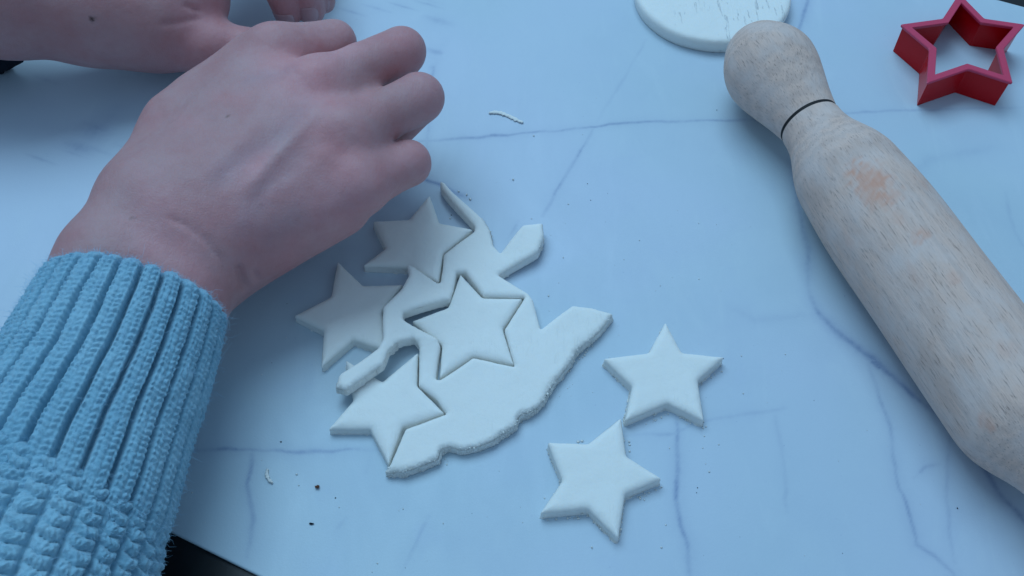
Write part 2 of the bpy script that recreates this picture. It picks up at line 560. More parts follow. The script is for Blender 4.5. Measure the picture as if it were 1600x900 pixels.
def clay(name, pts, holes=(), T=0.5, bh=0.26, bz=0.17, seed=0, cut=0.10, label=None, group=None, cat='clay star', flare=0.03, dents=(), grid=0.13):
    loops = [outline(pts, seed=seed, cut=cut)]
    for h in holes:
        l = outline(h, seed=seed + 5, cut=0.08)
        loops.append(l[::-1])
    polys = [l[:, :2] for l in loops]
    outer = polys[0]
    allp, edges, ring = [], [], []
    for l in loops:
        s = len(allp)
        allp += l[:, :2].tolist()
        n = len(l)
        edges += [(s + i, s + (i + 1) % n) for i in range(n)]
    bpts = np.array(allp)
    cand = []
    for l in loops:
        d = np.roll(l[:, :2], -1, 0) - np.roll(l[:, :2], 1, 0)
        nrm = np.c_[d[:, 1], -d[:, 0]] / (np.linalg.norm(d, axis=1)[:, None] + 1e-9)
        for j, o in enumerate((0.02, 0.05, 0.09, 0.14, 0.20, 0.27)):
            c = l[:, :2] - nrm * o
            if j >= 3: c = c[::2]
            cand.append(np.c_[c, np.full(len(c), o)])
    lo, hi = outer.min(0), outer.max(0)
    g = np.stack(np.meshgrid(np.arange(lo[0], hi[0], grid), np.arange(lo[1], hi[1], grid), indexing='ij'), -1).reshape(-1, 2)
    g = g + rng.uniform(-.02, .02, g.shape)
    cand.append(np.c_[g, np.full(len(g), 0.31)])
    cand = np.concatenate(cand)
    ok = inside(outer, cand[:, :2])
    for h in polys[1:]:
        ok &= ~inside(h, cand[:, :2])
    cand = cand[ok]
    dd = pdist(polys, cand[:, :2])
    cand = cand[dd > cand[:, 2] * 0.9]
    P2 = np.r_[bpts, cand[:, :2]]
    r = delaunay_2d_cdt([Vector(p) for p in P2], edges, [], 0, 1e-5)
    V = np.array([(p.x, p.y) for p in r[0]])
    F = np.array([f for f in r[2] if len(f) == 3])
    cen = V[F].mean(1)
    ok = inside(outer, cen)
    for h in polys[1:]:
        ok &= ~inside(h, cen)
    F = F[ok]
    d = pdist(polys, V)
    # lift of the underside, interpolated from the traced edge
    ctrl = np.concatenate([l[::6] for l in loops])

    def field(xy, col):
        o = np.empty(len(xy))
        for s in range(0, len(xy), 4000):
            p = xy[s:s + 4000]
            w_ = 1 / (((p[:, None] - ctrl[None, :, :2]) ** 2).sum(-1) + 0.01) ** 2
            o[s:s + 4000] = (w_ * ctrl[None, :, col]).sum(1) / w_.sum(1)
        return o
    zt = field(V, 2)
    u = 1 - np.clip(d / bh, 0, 1)
    prof = bz * (1 - np.sqrt(np.clip(1 - u * u, 0, 1)))
    und = 0.024 * fbm(V[:, 0] * 0.9, V[:, 1] * 0.9, seed + 2, 3) + 0.005 * vnoise(V[:, 0] * 5, V[:, 1] * 5, seed)
    rr = field(V, 3) * np.clip(1 - d / (0.22 + 0.16 * vnoise(V[:, 0] * 2.1, V[:, 1] * 2.1, seed)), 0, 1)
    ztop = zt - prof + und + rr * (0.06 * fbm(V[:, 0] * 5, V[:, 1] * 5, seed + 9, 3) + 0.035 * vnoise(V[:, 0] * 17, V[:, 1] * 17, seed + 3) - 0.03)
    for (dx, dy, dr, da) in dents:
        c = P(dx, dy, T)[:2]
        ztop -= da * np.exp(-(((V - c) ** 2).sum(1)) / dr ** 2)
    verts = [np.c_[V, ztop]]
    faces = [F]
    rough = [0.02 + 0.9 * rr]
    base = len(V)
    # torn / cut sides
    for l in loops:
        n = len(l)
        dvec = np.roll(l[:, :2], -1, 0) - np.roll(l[:, :2], 1, 0)
        nrm = np.c_[dvec[:, 1], -dvec[:, 0]] / (np.linalg.norm(dvec, axis=1)[:, None] + 1e-9)
        arc = np.cumsum(np.linalg.norm(np.roll(l[:, :2], -1, 0) - l[:, :2], axis=1))
        nr = 10
        z1 = field(l[:, :2], 2) - bz + 0.005
        z0 = field(l[:, :2], 2) - T
        rows = []
        for j in range(nr):
            tt = j / (nr - 1)
            a = (0.016 + 0.065 * l[:, 3]) * math.sin(math.pi * min(1, tt * 1.15 + 0.02)) ** 0.7
            o = flare * tt ** 2 + a * (0.8 * fbm(arc * 3.0, tt * 2.4 + arc * 0, seed + 4, 3) + 0.35 * vnoise(arc * 15, tt * 7 + arc * 0, seed + 8))
            if j == nr - 1:
                o = o + 0.06 * np.clip(vnoise(arc * 9, arc * 0, seed + 6), 0, 1) * (vnoise(arc * 0.9, arc * 0, seed + 7) > -0.1)
            bulge = 0.02 * l[:, 3] * math.sin(math.pi * tt)
            xy = l[:, :2] + nrm * (o + bulge)[:, None]
            rows.append(np.c_[xy, z1 + (z0 - z1) * tt + (0.02 * l[:, 3] * vnoise(arc * 6, arc * 0 + j, seed) if 0 < j < nr - 1 else 0)])
            rough.append(np.full(n, 0.0) + (0.0 if j == 0 else 0.25 + 0.5 * l[:, 3]) * np.ones(n))
        S = np.concatenate(rows)
        verts.append(S)
        i = np.arange(n); i2 = (i + 1) % n
        for j in range(nr - 1):
            A, B = base + j * n + i, base + j * n + i2
            C, D = base + (j + 1) * n + i2, base + (j + 1) * n + i
            faces.append(np.stack([A, D, C], -1)); faces.append(np.stack([A, C, B], -1))
        base += nr * n
    # underside
    zb = zt - T + 0.002
    verts.append(np.c_[V, zb])
    faces.append(F[:, ::-1] + base)
    rough.append(np.zeros(len(V)))
    o = mesh(name, np.concatenate(verts), np.concatenate(faces), M_DOUGH, attrs={'rough': np.concatenate(rough)})
    tag(o, label, cat, group)
    CLAY_LOOPS[o.name] = (loops[0], field(loops[0][:, :2], 2), T, bz)
    return o


CLAY_LOOPS = {}


def torn_bits(o, count, lo=0.35, seed=1, low_only=False, rmin=.014, rmax=.05):
    """grains and tags of clay clinging to a torn or freshly cut edge"""
    l, zt, T, bz = CLAY_LOOPS[o.name]
    g = np.random.default_rng(seed)
    d = np.roll(l[:, :2], -1, 0) - np.roll(l[:, :2], 1, 0)
    nrm = np.c_[d[:, 1], -d[:, 0]] / (np.linalg.norm(d, axis=1)[:, None] + 1e-9)
    idx = np.where(l[:, 3] >= lo)[0]
    msk = vnoise(idx * .06, idx * 0, seed) + .45
    idx = idx[g.random(len(idx)) < np.clip(msk, .12, 1)]
    V, F = [], []
    base = np.array([(1, 0, 0), (-1, 0, 0), (0, 1, 0), (0, -1, 0), (0, 0, 1), (0, 0, -1)], float)
    tri = ((0, 2, 4), (2, 1, 4), (1, 3, 4), (3, 0, 4), (2, 0, 5), (1, 2, 5), (3, 1, 5), (0, 3, 5))
    for _ in range(count):
        i = int(g.choice(idx))
        t_ = g.uniform(.78, 1.0) if low_only else g.uniform(0, 1) ** .8
        r = rmin + (rmax - rmin) * g.random() ** 2.2
        z = zt[i] - bz * .55 - (T - bz * .55 - r * .5) * t_
        inw = -.05 * (1 - t_) ** 2 + (.02 + .03 * t_ if low_only else .012)
        c_ = np.array([*(l[i, :2] + nrm[i] * (inw + g.normal(0, .012))), z])
        b = len(V)
        sc_ = r * g.uniform(.6, 1.4, 3)
        for p in base:
            q = c_ + p * sc_ * g.uniform(.7, 1.25)
            q[2] = max(q[2], .003)
            V.append(q)
        F += [tuple(b + k for k in f) for f in tri]
    e = mesh('torn_crumbs', V, F, M_CRUMB, o)
    tag(e, kind='stuff')
    return e


def star(pts, z=0.5, r=0.03):
    return [(x, y, z, r) for x, y in pts]


GS = 'cut clay stars'
clay('clay_star', star([(526.7, 405), (567, 444.5), (630, 442), (596, 486), (607, 548), (551, 529), (501, 572), (505, 515), (458, 491.5), (516.5, 462)], 0.47, 0.0),
     T=0.47, seed=11, label='white clay star lying nearest the wrist, right arm under the leftover clay', group=GS)
clay('clay_star', star([(671, 302), (686.5, 346), (739.5, 356), (692, 393), (685, 439), (637, 416), (566, 413), (602, 386), (581.5, 343.5), (639, 340.5)], 0.49, 0.04),
     T=0.49, seed=23, bh=0.30, label='white clay star right beside the curled little finger', group=GS)
clay('clay_star', star([(719, 425), (754, 463), (817.5, 464), (785.5, 511), (803.5, 568), (739, 554), (686.5, 589), (690.5, 537), (642.5, 499.5), (700, 478)], 0.46, 0.0),
     T=0.46, seed=31, bh=0.32, bz=0.19, label='white clay star still sitting in its hole in the leftover clay', group=GS)
clay('clay_star', star([(695, 643.5), (628.5, 665), (606.5, 724), (578, 668), (511, 669), (551, 623), (539, 560), (597, 594), (653, 547), (651, 600)], 0.49, 0.03),
     T=0.49, seed=47, bh=0.34, bz=0.19, label='white clay star with a strip of leftover clay lying across its upper arm', group=GS)
st5 = clay('clay_star', star([(1040.5, 501), (1066, 549), (1133, 556), (1091, 592), (1101, 656), (1044, 628), (977, 655.5), (988.5, 602), (943, 558), (1014, 549)], 0.55, 0.02),
     T=0.55, seed=53, bh=0.28, label='separate white clay star closest to the rolling pin', group=GS)
st6 = clay('clay_star', star([(971, 650), (979, 711), (1035, 746), (977, 770), (966.5, 840), (919.5, 793), (844, 800), (879, 749), (856, 689), (919, 692)], 0.55, 0.02),
     T=0.55, seed=67, bh=0.28, label='separate white clay star closest to the bottom edge of the picture', group=GS)

H = 0.52
edge = [
    # thin raised strand and the right side of the leftover
    (687, 281, 0.62, 0.15), (694, 283, 0.62, 0.1), (708, 299, 0.66, 0.1), (735, 322, 0.66, 0.1), (755, 341, 0.62, 0.35), (766, 357, 0.55, 0.45), (771, 382, H, 0.1),
    (782, 394, H, 0.0), (799, 371, 0.6, 0.0), (817, 349.5, 0.68, 0.0), (848, 346, 0.72, 0.1), (850, 368, 0.72, 0.3), (841, 392, 0.66, 0.25), (828, 399, 0.64, 0.1), (778, 428, H, 0.0),
    (825, 456.5, H, 0.0), (833, 466, H, 0.0), (839, 490, H, 0.0), (845, 513, H, 0.0), (869, 494, H, 0.0), (895, 475.5, H, 0.05), (925, 479, H, 0.25),
    (959, 488.5, H, 0.5), (937, 515, H, 0.8), (905, 543, H, 0.8), (897, 555, H, 0.9), (884, 574, H, 0.8), (866, 597, H, 0.9), (850, 622, H, 1.0), (830, 641, H, 1.0), (812, 648, H, 1.0), (807, 664, H, 1.0), (773, 685, H, 0.9),
    (740, 697, H, 0.8), (721, 701, H, 0.9), (702, 696, H, 0.9), (687, 700, H, 1.0), (684, 714, H, 1.0), (655, 727, H, 1.0), (628, 735, H, 1.0), (602, 736.5, 0.40, 0.9),
    # along the lower star
    (611, 721, H, 0.1), (633, 669, H, 0.0), (698, 645, H, 0.0), (682, 622, H, 0.0), (654, 600, H, 0.0), (654.5, 560, H, 0.0), (655, 538, 0.6, 0.0), (646, 526, 0.75, 0.1),
    (622, 531, 0.9, 0.25), (606, 545, 1.0, 0.3), (598, 567, 1.02, 0.35), (551, 600, 1.02, 0.4), (540, 608, 1.0, 0.6), (522, 604, 0.95, 0.7), (530, 583, 1.0, 0.2),
    (560, 565, 1.04, 0.1), (590, 542, 1.02, 0.1), (598, 527, 1.0, 0.0), (597, 500, 0.98, 0.0), (598.5, 478, 0.98, 0.0), (627, 450, 0.98, 0.0), (639, 427, 0.9, 0.0), (635, 411, 0.85, 0.05),
    (645, 413.5, 0.8, 0.0), (664, 427, 0.68, 0.0), (684, 441, H, 0.0), (688, 439, H, 0.0), (691.5, 418, H, 0.0), (693, 396, H, 0.0), (716, 378, H, 0.0), (741, 360, 0.55, 0.0),
    (742, 351, 0.6, 0.1), (718, 325, 0.66, 0.3), (703, 310, 0.66, 0.4), (690, 293, 0.62, 0.3),
]
hole = [(713, 424, H, 0), (708, 452, H, 0), (703, 466, 0.62, 0), (694, 467, 0.68, 0), (659, 476.5, 0.85, 0), (629, 486.5, 0.92, 0.05), (629, 497, 0.9, 0), (643, 506, 0.8, 0), (662, 516, 0.68, 0), (682, 526, 0.58, 0),
        (687.5, 538, H, 0), (684, 560, H, 0), (681, 590, H, 0), (687, 592, H, 0), (711, 577, H, 0), (739, 557, H, 0), (804.5, 571.5, H, 0), (788, 513, H, 0), (820.5, 462.5, H, 0), (756, 460.5, H, 0), (727, 423, H, 0)]
left_o = clay('leftover_clay', edge, holes=[hole], T=0.5, bh=0.20, bz=0.15, seed=71, cut=0.09, cat='clay sheet',
     label='torn sheet of leftover white clay with star-shaped cut-outs', flare=0.02)

torn_bits(left_o, 2200, .25, 5, rmax=.055)
torn_bits(st5, 230, 0, 8, True, .012, .04)
torn_bits(st6, 230, 0, 9, True, .012, .04)

# round clay slab beyond the rolling pin handle
c0 = P(1114, -18, 0.75)[:2]
Rd = float(np.linalg.norm(P(992, -18, 0.75)[:2] - c0))


def slab(c, R, T):
    n, rad = 220, [0, .25, .5, .7, .82, .9, .94, .965, .985, 1.0]
    V = [(c[0], c[1], T)]; rg = [0.05]
    th = np.linspace(0, 2 * math.pi, n, endpoint=False)
    wob = 1 + 0.012 * fbm(np.cos(th) * 1.5, np.sin(th) * 1.5, 5)
    for r_ in rad[1:]:
        d = (1 - r_) * R
        u = 1 - min(1, d / 0.3)
        z = T - 0.2 * (1 - math.sqrt(max(0, 1 - u * u)))
        x, y = c[0] + R * r_ * wob * np.cos(th), c[1] + R * r_ * wob * np.sin(th)
        V += np.c_[x, y, z + 0.02 * fbm(x, y, 3)].tolist(); rg += [0.05] * n
    for tt in (.3, .6, .85, 1):
        q = R * wob * (1.0 - 0.02 * tt ** 2)
        V += np.c_[c[0] + q * np.cos(th), c[1] + q * np.sin(th), np.full(n, (T - .2) * (1 - tt))].tolist(); rg += [0.1] * n
    F = [(0, 1 + i, 1 + (i + 1) % n) for i in range(n)]
    nr = (len(V) - 1) // n
    for j in range(nr - 1):
        for i in range(n):
            a, b = 1 + j * n + i, 1 + j * n + (i + 1) % n
            F.append((a, a + n, b + n, b))
    F.append(tuple(1 + (nr - 1) * n + i for i in range(n))[::-1])
    return V, F, rg


def mat_slab():
    m = M_DOUGH.copy(); m.name = 'white_clay_creased'
    nt = m.node_tree; b = nt.nodes['Principled BSDF']
    src = b.inputs['Base Color'].links[0].from_socket
    prevb = b.inputs['Normal'].links[0].from_node
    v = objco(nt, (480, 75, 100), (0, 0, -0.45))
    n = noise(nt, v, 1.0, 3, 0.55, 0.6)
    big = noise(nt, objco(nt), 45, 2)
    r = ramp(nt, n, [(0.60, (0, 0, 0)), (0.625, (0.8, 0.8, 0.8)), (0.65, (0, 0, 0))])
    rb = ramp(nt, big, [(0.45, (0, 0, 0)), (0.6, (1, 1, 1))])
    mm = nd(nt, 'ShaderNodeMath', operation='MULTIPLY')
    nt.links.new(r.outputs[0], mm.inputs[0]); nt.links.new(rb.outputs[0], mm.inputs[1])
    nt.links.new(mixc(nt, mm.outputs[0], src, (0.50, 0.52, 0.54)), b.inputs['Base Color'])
    b3 = bump(nt, mm.outputs[0], 0.5, 0.001, b, prevb)
    b3.invert = True
    return m


V, F, rg = slab(c0, Rd, 0.75)
o = mesh('clay_slab', V, F, mat_slab(), attrs={'rough': rg})
tag(o, 'thick round slab of white clay behind the rolling pin handle', 'clay slab')

# ------------------------------------------------------------------ rolling pin
RP = 2.18
A = P(1368, 336, RP)
B = P(1544, 580, RP)
B[2] = A[2] = RP
ax = (B - A) / np.linalg.norm(B - A)


def axpos(px, py):
    p = P(px, py, RP)
    return float((p - A) @ ax)


def halfcm(px, py, h):
    """half width in cm of a round thing h pixels to either side of the axis"""
    p = P(px, py, RP)
    depth = float((p - CAMP) @ np.array([0, math.cos(PITCH), -math.sin(PITCH)]))
    return h * depth / FPX


prof_px = [(1172, 64, 38), (1183, 79, 56), (1192, 92, 66), (1203, 107, 71.5), (1215, 124, 70), (1228, 142, 64), (1243, 163, 56), (1256, 180, 50.5), (1262, 188, 48.5),
           (1268, 197, 48.5), (1276, 208, 50), (1286, 222, 55), (1297, 237, 64), (1308, 252, 73), (1320, 269, 80), (1336, 292, 84), (1368, 336, 86)]
prof = [(axpos(x, y), halfcm(x, y, h)) for x, y, h in prof_px]
s_end = prof[0][0]
prof = [(s_end - 0.52, 0.0), (s_end - 0.50, 0.28), (s_end - 0.40, 0.55), (s_end - 0.22, 0.78)] + prof
rb = prof[-1][1]
RB = max(RP - 0.01, rb)
sB = axpos(1604, 662)
prof = [(s, min(r, RP)) for s, r in prof]
prof[-1] = (prof[-1][0], RP)
L = prof + [(axpos(1450, 450), RP), (sB - 1.2, RP), (sB - .6, RP - .005), (sB - .25, RP - .03), (sB + .05, RP - .08), (sB + .35, RP - .17), (sB + .65, RP - .30), (sB + .95, RP - .45), (sB + 1.3, RP - .64), (sB + 1.7, RP - .82), (sB + 2.1, RP - .93), (sB + 2.4, RP - .95)]
mid = L[-1][0]
L += [(mid + (axpos(1268, 197) - s), r) for s, r in reversed(prof[:14])]
from bisect import bisect


def catmull(pts, step):
    s = np.array([p[0] for p in pts]); r = np.array([p[1] for p in pts])
    m = np.gradient(r, s)
    m[0] = 0
    out = []
    for i in range(len(s) - 1):
        h = s[i + 1] - s[i]
        n = max(1, int(h / step))
        for j in range(n):
            t = j / n
            if i < 3:
                out.append((s[i] + h * t, r[i] + (r[i + 1] - r[i]) * t)); continue
            h00 = 2 * t ** 3 - 3 * t * t + 1; h10 = t ** 3 - 2 * t * t + t; h01 = -2 * t ** 3 + 3 * t * t; h11 = t ** 3 - t * t
            out.append((s[i] + h * t, h00 * r[i] + h10 * h * m[i] + h01 * r[i + 1] + h11 * h * m[i + 1]))
    out.append((s[-1], r[-1]))
    return out


side = np.cross([0, 0, 1.0], ax); up = np.cross(ax, side)
pin = empty('rolling_pin', Vector(A) * CM)
pin.rotation_euler = Matrix((ax, side, up)).transposed().to_euler()
tag(pin, 'pale beech rolling pin with bulb handle and black ring', 'rolling pin')


def lathe(name, prof_, mat, parent, n=96, stains=()):
    V, F, S = [], [], []
    th = np.linspace(0, 2 * math.pi, n, endpoint=False)
    for s, r in prof_:
        V += [(s, r * math.cos(t), r * math.sin(t)) for t in th]
    for j in range(len(prof_) - 1):
        for i in range(n):
            a, b = j * n + i, j * n + (i + 1) % n
            F.append((a, b, b + n, a + n))
    F.append(tuple(range(n))[::-1]); F.append(tuple(range((len(prof_) - 1) * n, len(prof_) * n)))
    V = np.array(V)
    st = np.zeros(len(V))
    for (q, rad, a) in stains:
        d = np.linalg.norm((V - q) / np.array([rad[0], rad[1], rad[1]]), axis=1)
        wob = 0.5 * fbm(V[:, 0] * 5 + 3, (V[:, 1] + V[:, 2] * .7) * 5, 3, 4)
        st = np.maximum(st, a * np.clip((1.0 - d + wob) * 2.2, 0, 1) * (0.7 + 0.5 * vnoise(V[:, 0] * 9, V[:, 1] * 14, 4)))
    me = bpy.data.meshes.new(name)
    me.from_pydata((V * CM).tolist(), [], F)
    me.polygons.foreach_set('use_smooth', np.ones(len(me.polygons), bool))
    at = me.attributes.new('stain', 'FLOAT', 'POINT'); at.data.foreach_set('value', np.clip(st, 0, 1).astype(np.float32))
    me.materials.append(mat)
    o = bpy.data.objects.new(name, me); COL.objects.link(o); o.parent = parent
    return o


def onpin(px, py):
    """local point of the pin surface seen at a pixel"""
    for z in np.arange(4.4, 0.5, -0.02):
        p = P(px, py, z) - A
        l = np.array([p @ ax, p @ side, p @ up])
        if math.hypot(l[1], l[2]) <= RP:
            return l
    return np.array([0, 0, RP])


stains = [(onpin(1362, 285), (1.3, .8), .95), (onpin(1345, 262), (.3, .35), .3), (onpin(1382, 318), (.3, .3), .3), (onpin(1402, 340), (.35, .25), .35), (onpin(1437, 368), (.4, .4), .6), (onpin(1325, 375), (.5, .3), .25), (onpin(1440, 285), (.5, .3), .3),
          (onpin(1490, 432), (.35, .3), .35), (onpin(1540, 660), (.4, .3), .6), (onpin(1430, 430), (.8, .15), .2), (onpin(1575, 545), (.4, .4), .25)]
P_L = catmull(L, 0.12)
# score the groove where the burnt ring sits
g1 = axpos(1265, 193)
P_L2 = [(s, r - 0.05 * math.exp(-((s - g1) / 0.07) ** 2)) for s, r in P_L]
ss = [s for s, r in P_L2]
body = lathe('wooden_body', P_L2, M_WOOD, pin, stains=stains)


def rad_at(s):
    i = min(max(1, bisect(ss, s)), len(ss) - 1)
    f = (s - ss[i - 1]) / (ss[i] - ss[i - 1])
    return P_L2[i - 1][1] * (1 - f) + P_L2[i][1] * f


for gpos in (g1, mid + (axpos(1268, 197) - g1)):
    rr = rad_at(gpos)
    lathe('burnt_ring', [(gpos - .125, rr - .05), (gpos - .11, rr + 0.012), (gpos - .05, rr + .022), (gpos + .05, rr + .022), (gpos + .11, rr + 0.012), (gpos + .125, rr - .05)], M_RING, pin)

# ------------------------------------------------------------------ red star cutter
HC = 1.52
cutter_px = [(1408, 38), (1474, 29), (1499.5, -10), (1538, 29), (1601, 38), (1568, 76), (1582, 129), (1514, 107), (1449.5, 129), (1453, 76)]
top = np.array([P(x, y, HC)[:2] for x, y in cutter_px])
cc = top.mean(0)
def starpoly(off):
    """star outline grown by off cm (parallel offset)"""
    pts = top[::-1]
    res = []
    for i in range(10):
        a, b, c = pts[i - 1], pts[i], pts[(i + 1) % 10]
        d1 = (b - a) / np.linalg.norm(b - a); d2 = (c - b) / np.linalg.norm(c - b)
        n1 = np.array([d1[1], -d1[0]]); n2 = np.array([d2[1], -d2[0]])
        bis = n1 + n2; bis /= np.linalg.norm(bis)
        res.append(b + bis * off / max(0.35, bis @ n1))
    return np.array(res)


def rounded(poly, cut, n=5):
    out = []
    for i in range(len(poly)):
        a, b, c = poly[i - 1], poly[i], poly[(i + 1) % len(poly)]
        s = b + (a - b) / np.linalg.norm(a - b) * cut; e = b + (c - b) / np.linalg.norm(c - b) * cut
        for t in np.linspace(0, 1, n):
            out.append((1 - t) ** 2 * s + 2 * t * (1 - t) * b + t * t * e)
    return np.array(out)


def extr(name, rings, mat, parent):
    n = len(rings[0][0]); V = []; F = []
    for xy, z in rings:
        V += np.c_[xy, np.full(n, z)].tolist()
    m = len(rings)
    for j in range(m):
        for i in range(n):
            a, b = j * n + i, j * n + (i + 1) % n
            c, d = ((j + 1) % m) * n + (i + 1) % n, ((j + 1) % m) * n + i
            F.append((a, b, c, d))
    return mesh(name, V, F, mat, parent, smooth=False)


cut_e = empty('star_cutter', (cc[0] * CM, cc[1] * CM, 0))
WORG[cut_e.name] = (cc[0] * CM, cc[1] * CM, 0)
tag(cut_e, 'hollow red plastic star cookie cutter with a flat rim', 'cookie cutter')
ro = lambda off, c: rounded(starpoly(off), c)
extr('wall', [(ro(-0.07, .06), 0.012), (ro(-0.05, .06), HC - .12), (ro(-0.17, .04), HC - .12), (ro(-0.12, .04), 0.012)], M_RED, cut_e)
extr('rim', [(ro(0.0, .10), HC - .14), (ro(0.02, .10), HC - .10), (ro(0.02, .10), HC - .03), (ro(-0.01, .09), HC), (ro(-0.28, .04), HC), (ro(-0.30, .04), HC - .03), (ro(-0.29, .04), HC - .14)], M_RIM, cut_e)


# ------------------------------------------------------------------ hands: implicit surface
def smin(a, b, k):
    h = np.clip(0.5 + 0.5 * (b - a) / k, 0, 1)
    return b + (a - b) * h - k * h * (1 - h)


class Field:
    def __init__(self, lo, hi, h):
        self.lo, self.h = np.array(lo, float), h
        self.n = (np.ceil((np.array(hi) - self.lo) / h)).astype(int) + 1
        self.f = np.full(self.n, 3.0, np.float32)

    def sub(self, lo, hi):
        i0 = np.clip(np.floor((np.array(lo) - self.lo) / self.h).astype(int), 0, self.n)
        i1 = np.clip(np.ceil((np.array(hi) - self.lo) / self.h).astype(int) + 1, 0, self.n)
        return tuple(slice(a, b) for a, b in zip(i0, i1))

    def coords(self, s):
        g = [self.lo[i] + self.h * np.arange(s[i].start, s[i].stop, dtype=np.float32) for i in range(3)]
        return np.meshgrid(*g, indexing='ij')

    def cone(self, A, B, ra, rb, k=0.5):
        A, B = np.array(A, float), np.array(B, float)
        m = max(ra, rb) + max(k, 0.2) + 0.35
        s = self.sub(np.minimum(A, B) - m, np.maximum(A, B) + m)
        X, Y, Z = self.coords(s)
        if X.size == 0: return
        ba = B - A
        L2 = ba @ ba
        X -= A[0]; Y -= A[1]; Z -= A[2]
        t = np.clip((X * ba[0] + Y * ba[1] + Z * ba[2]) / L2, 0, 1)
        d = np.sqrt((X - t * ba[0]) ** 2 + (Y - t * ba[1]) ** 2 + (Z - t * ba[2]) ** 2) - (ra + (rb - ra) * t)
        self.f[s] = smin(self.f[s], d, k) if k > 0 else np.minimum(self.f[s], d)

    def merge(self, other, k):
        self.f = smin(self.f, other.f, k)


def surface_nets(fld):
    f = fld.f
    neg = f < 0
    nx, ny, nz = f.shape
    cs = np.zeros((nx - 1, ny - 1, nz - 1), np.int8)
    corners = [(i, j, k) for i in (0, 1) for j in (0, 1) for k in (0, 1)]
    for (i, j, k) in corners:
        cs += neg[i:nx - 1 + i, j:ny - 1 + j, k:nz - 1 + k]
    act = (cs > 0) & (cs < 8)
    idx = np.argwhere(act)
    vid = np.full(act.shape, -1, np.int64)
    vid[act] = np.arange(len(idx))
    acc = np.zeros((len(idx), 3)); cnt = np.zeros(len(idx))
    vals = {c: f[idx[:, 0] + c[0], idx[:, 1] + c[1], idx[:, 2] + c[2]].astype(float) for c in corners}
    for c in corners:
        for a in range(3):
            if c[a] == 0:
                d = list(c); d[a] = 1; d = tuple(d)
                v0, v1 = vals[c], vals[d]
                x = (v0 < 0) != (v1 < 0)
                t = np.where(x, v0 / np.where(x, v0 - v1, 1), 0)
                for ax_ in range(3):
                    acc[:, ax_] += np.where(x, c[ax_] + (t if ax_ == a else 0), 0)
                cnt += x
    verts = fld.lo + fld.h * (idx + acc / cnt[:, None])
    faces = []
    for a in range(3):
        b, c = (a + 1) % 3, (a + 2) % 3
        sl0 = [slice(None)] * 3; sl1 = [slice(None)] * 3
        sl0[a] = slice(0, -1); sl1[a] = slice(1, None)
        e = neg[tuple(sl0)] != neg[tuple(sl1)]
        fl = neg[tuple(sl0)]
        p = np.argwhere(e)
        p = p[(p[:, b] > 0) & (p[:, c] > 0) & (p[:, b] < f.shape[b] - 1) & (p[:, c] < f.shape[c] - 1)]
        s = fl[p[:, 0], p[:, 1], p[:, 2]]
        q = []
        for (db, dc) in ((1, 1), (0, 1), (0, 0), (1, 0)):
            o_ = p.copy(); o_[:, b] -= db; o_[:, c] -= dc
            q.append(vid[o_[:, 0], o_[:, 1], o_[:, 2]])
        q = np.stack(q, -1)
        q[~s] = q[~s][:, ::-1]
        faces.append(q)
    F = np.concatenate(faces)
    return verts, F[(F >= 0).all(1)]


def lap(V, F, it, lam=0.5):
    e = np.concatenate([F[:, [i, (i + 1) % 4]] for i in range(4)])
    e = np.r_[e, e[:, ::-1]]
    deg = np.bincount(e[:, 0], minlength=len(V))[:, None]
    for _ in range(it):
        s = np.zeros_like(V)
        for a in range(3):
            s[:, a] = np.bincount(e[:, 0], weights=V[e[:, 1], a], minlength=len(V))
        V = V + lam * (s / np.maximum(deg, 1) - V)
    return V


def normals(V, F):
    n = np.cross(V[F[:, 2]] - V[F[:, 0]], V[F[:, 3]] - V[F[:, 1]])
    N = np.zeros_like(V)
    for i in range(4):
        for a in range(3):
            N[:, a] += np.bincount(F[:, i], weights=n[:, a], minlength=len(V))
    return N / (np.linalg.norm(N, axis=1)[:, None] + 1e-12)


def project(V):
    """photo pixel of world points (cm)"""
    d = V - CAMP
    fw = d[:, 1] * math.cos(PITCH) - d[:, 2] * math.sin(PITCH)
    u = d[:, 0] / fw
    v = (d[:, 1] * math.sin(PITCH) + d[:, 2] * math.cos(PITCH)) / fw
    return 800 + FPX * u, 450 - FPX * v


def segd(V, A, B):
    ab = B - A
    t = np.clip(((V - A) @ ab) / (ab @ ab), 0, 1)
    return np.linalg.norm(V - A - t[:, None] * ab, axis=1), t


person = empty('person', (-0.12, 0.02, 0))
WORG[person.name] = (-0.12, 0.02, 0)
tag(person, 'person in a light blue knitted sweater pinching clay with both hands', 'person')

# ---- right hand
J = {
    'rw0': (95, 610, 3.7), 'rw1': (178, 412, 4.3), 'rw2': (232, 318, 4.5),
    'uw0': (195, 650, 3.4), 'uw1': (283, 448, 3.6), 'uw2': (330, 388, 3.6),
    'i0': (245, 300, 4.5), 'i1': (430, 84, 5.4), 'm0': (275, 330, 4.6), 'm1': (497, 136, 5.7),
    'r0': (305, 358, 4.3), 'r1': (538, 212, 5.4), 'p0': (332, 388, 3.7), 'p1': (556, 292, 4.6),
}
J = {k: P(*v) for k, v in J.items()}
fl = Field((-26, -16, -0.3), (0.5, 17, 8.5), 0.11)
c = fl.cone
c(J['rw0'], J['rw1'], 2.15, 1.72, .6); c(J['uw0'], J['uw1'], 2.15, 1.62, .8)
c(J['rw1'], J['rw2'], 1.72, 1.55, .8); c(J['uw1'], J['uw2'], 1.62, 1.45, .8)
c((J['rw1'] + J['uw1']) / 2, (J['i0'] + J['p0']) / 2, 1.75, 1.5, .8)
c(J['rw2'], J['i1'], 1.4, 1.02, 1.1)
c(J['m0'], J['m1'], 1.4, 1.0, 1.1)
c(J['r0'], J['r1'], 1.4, .98, 1.1)
c(J['p0'], J['p1'], 1.4, .93, 1.1)
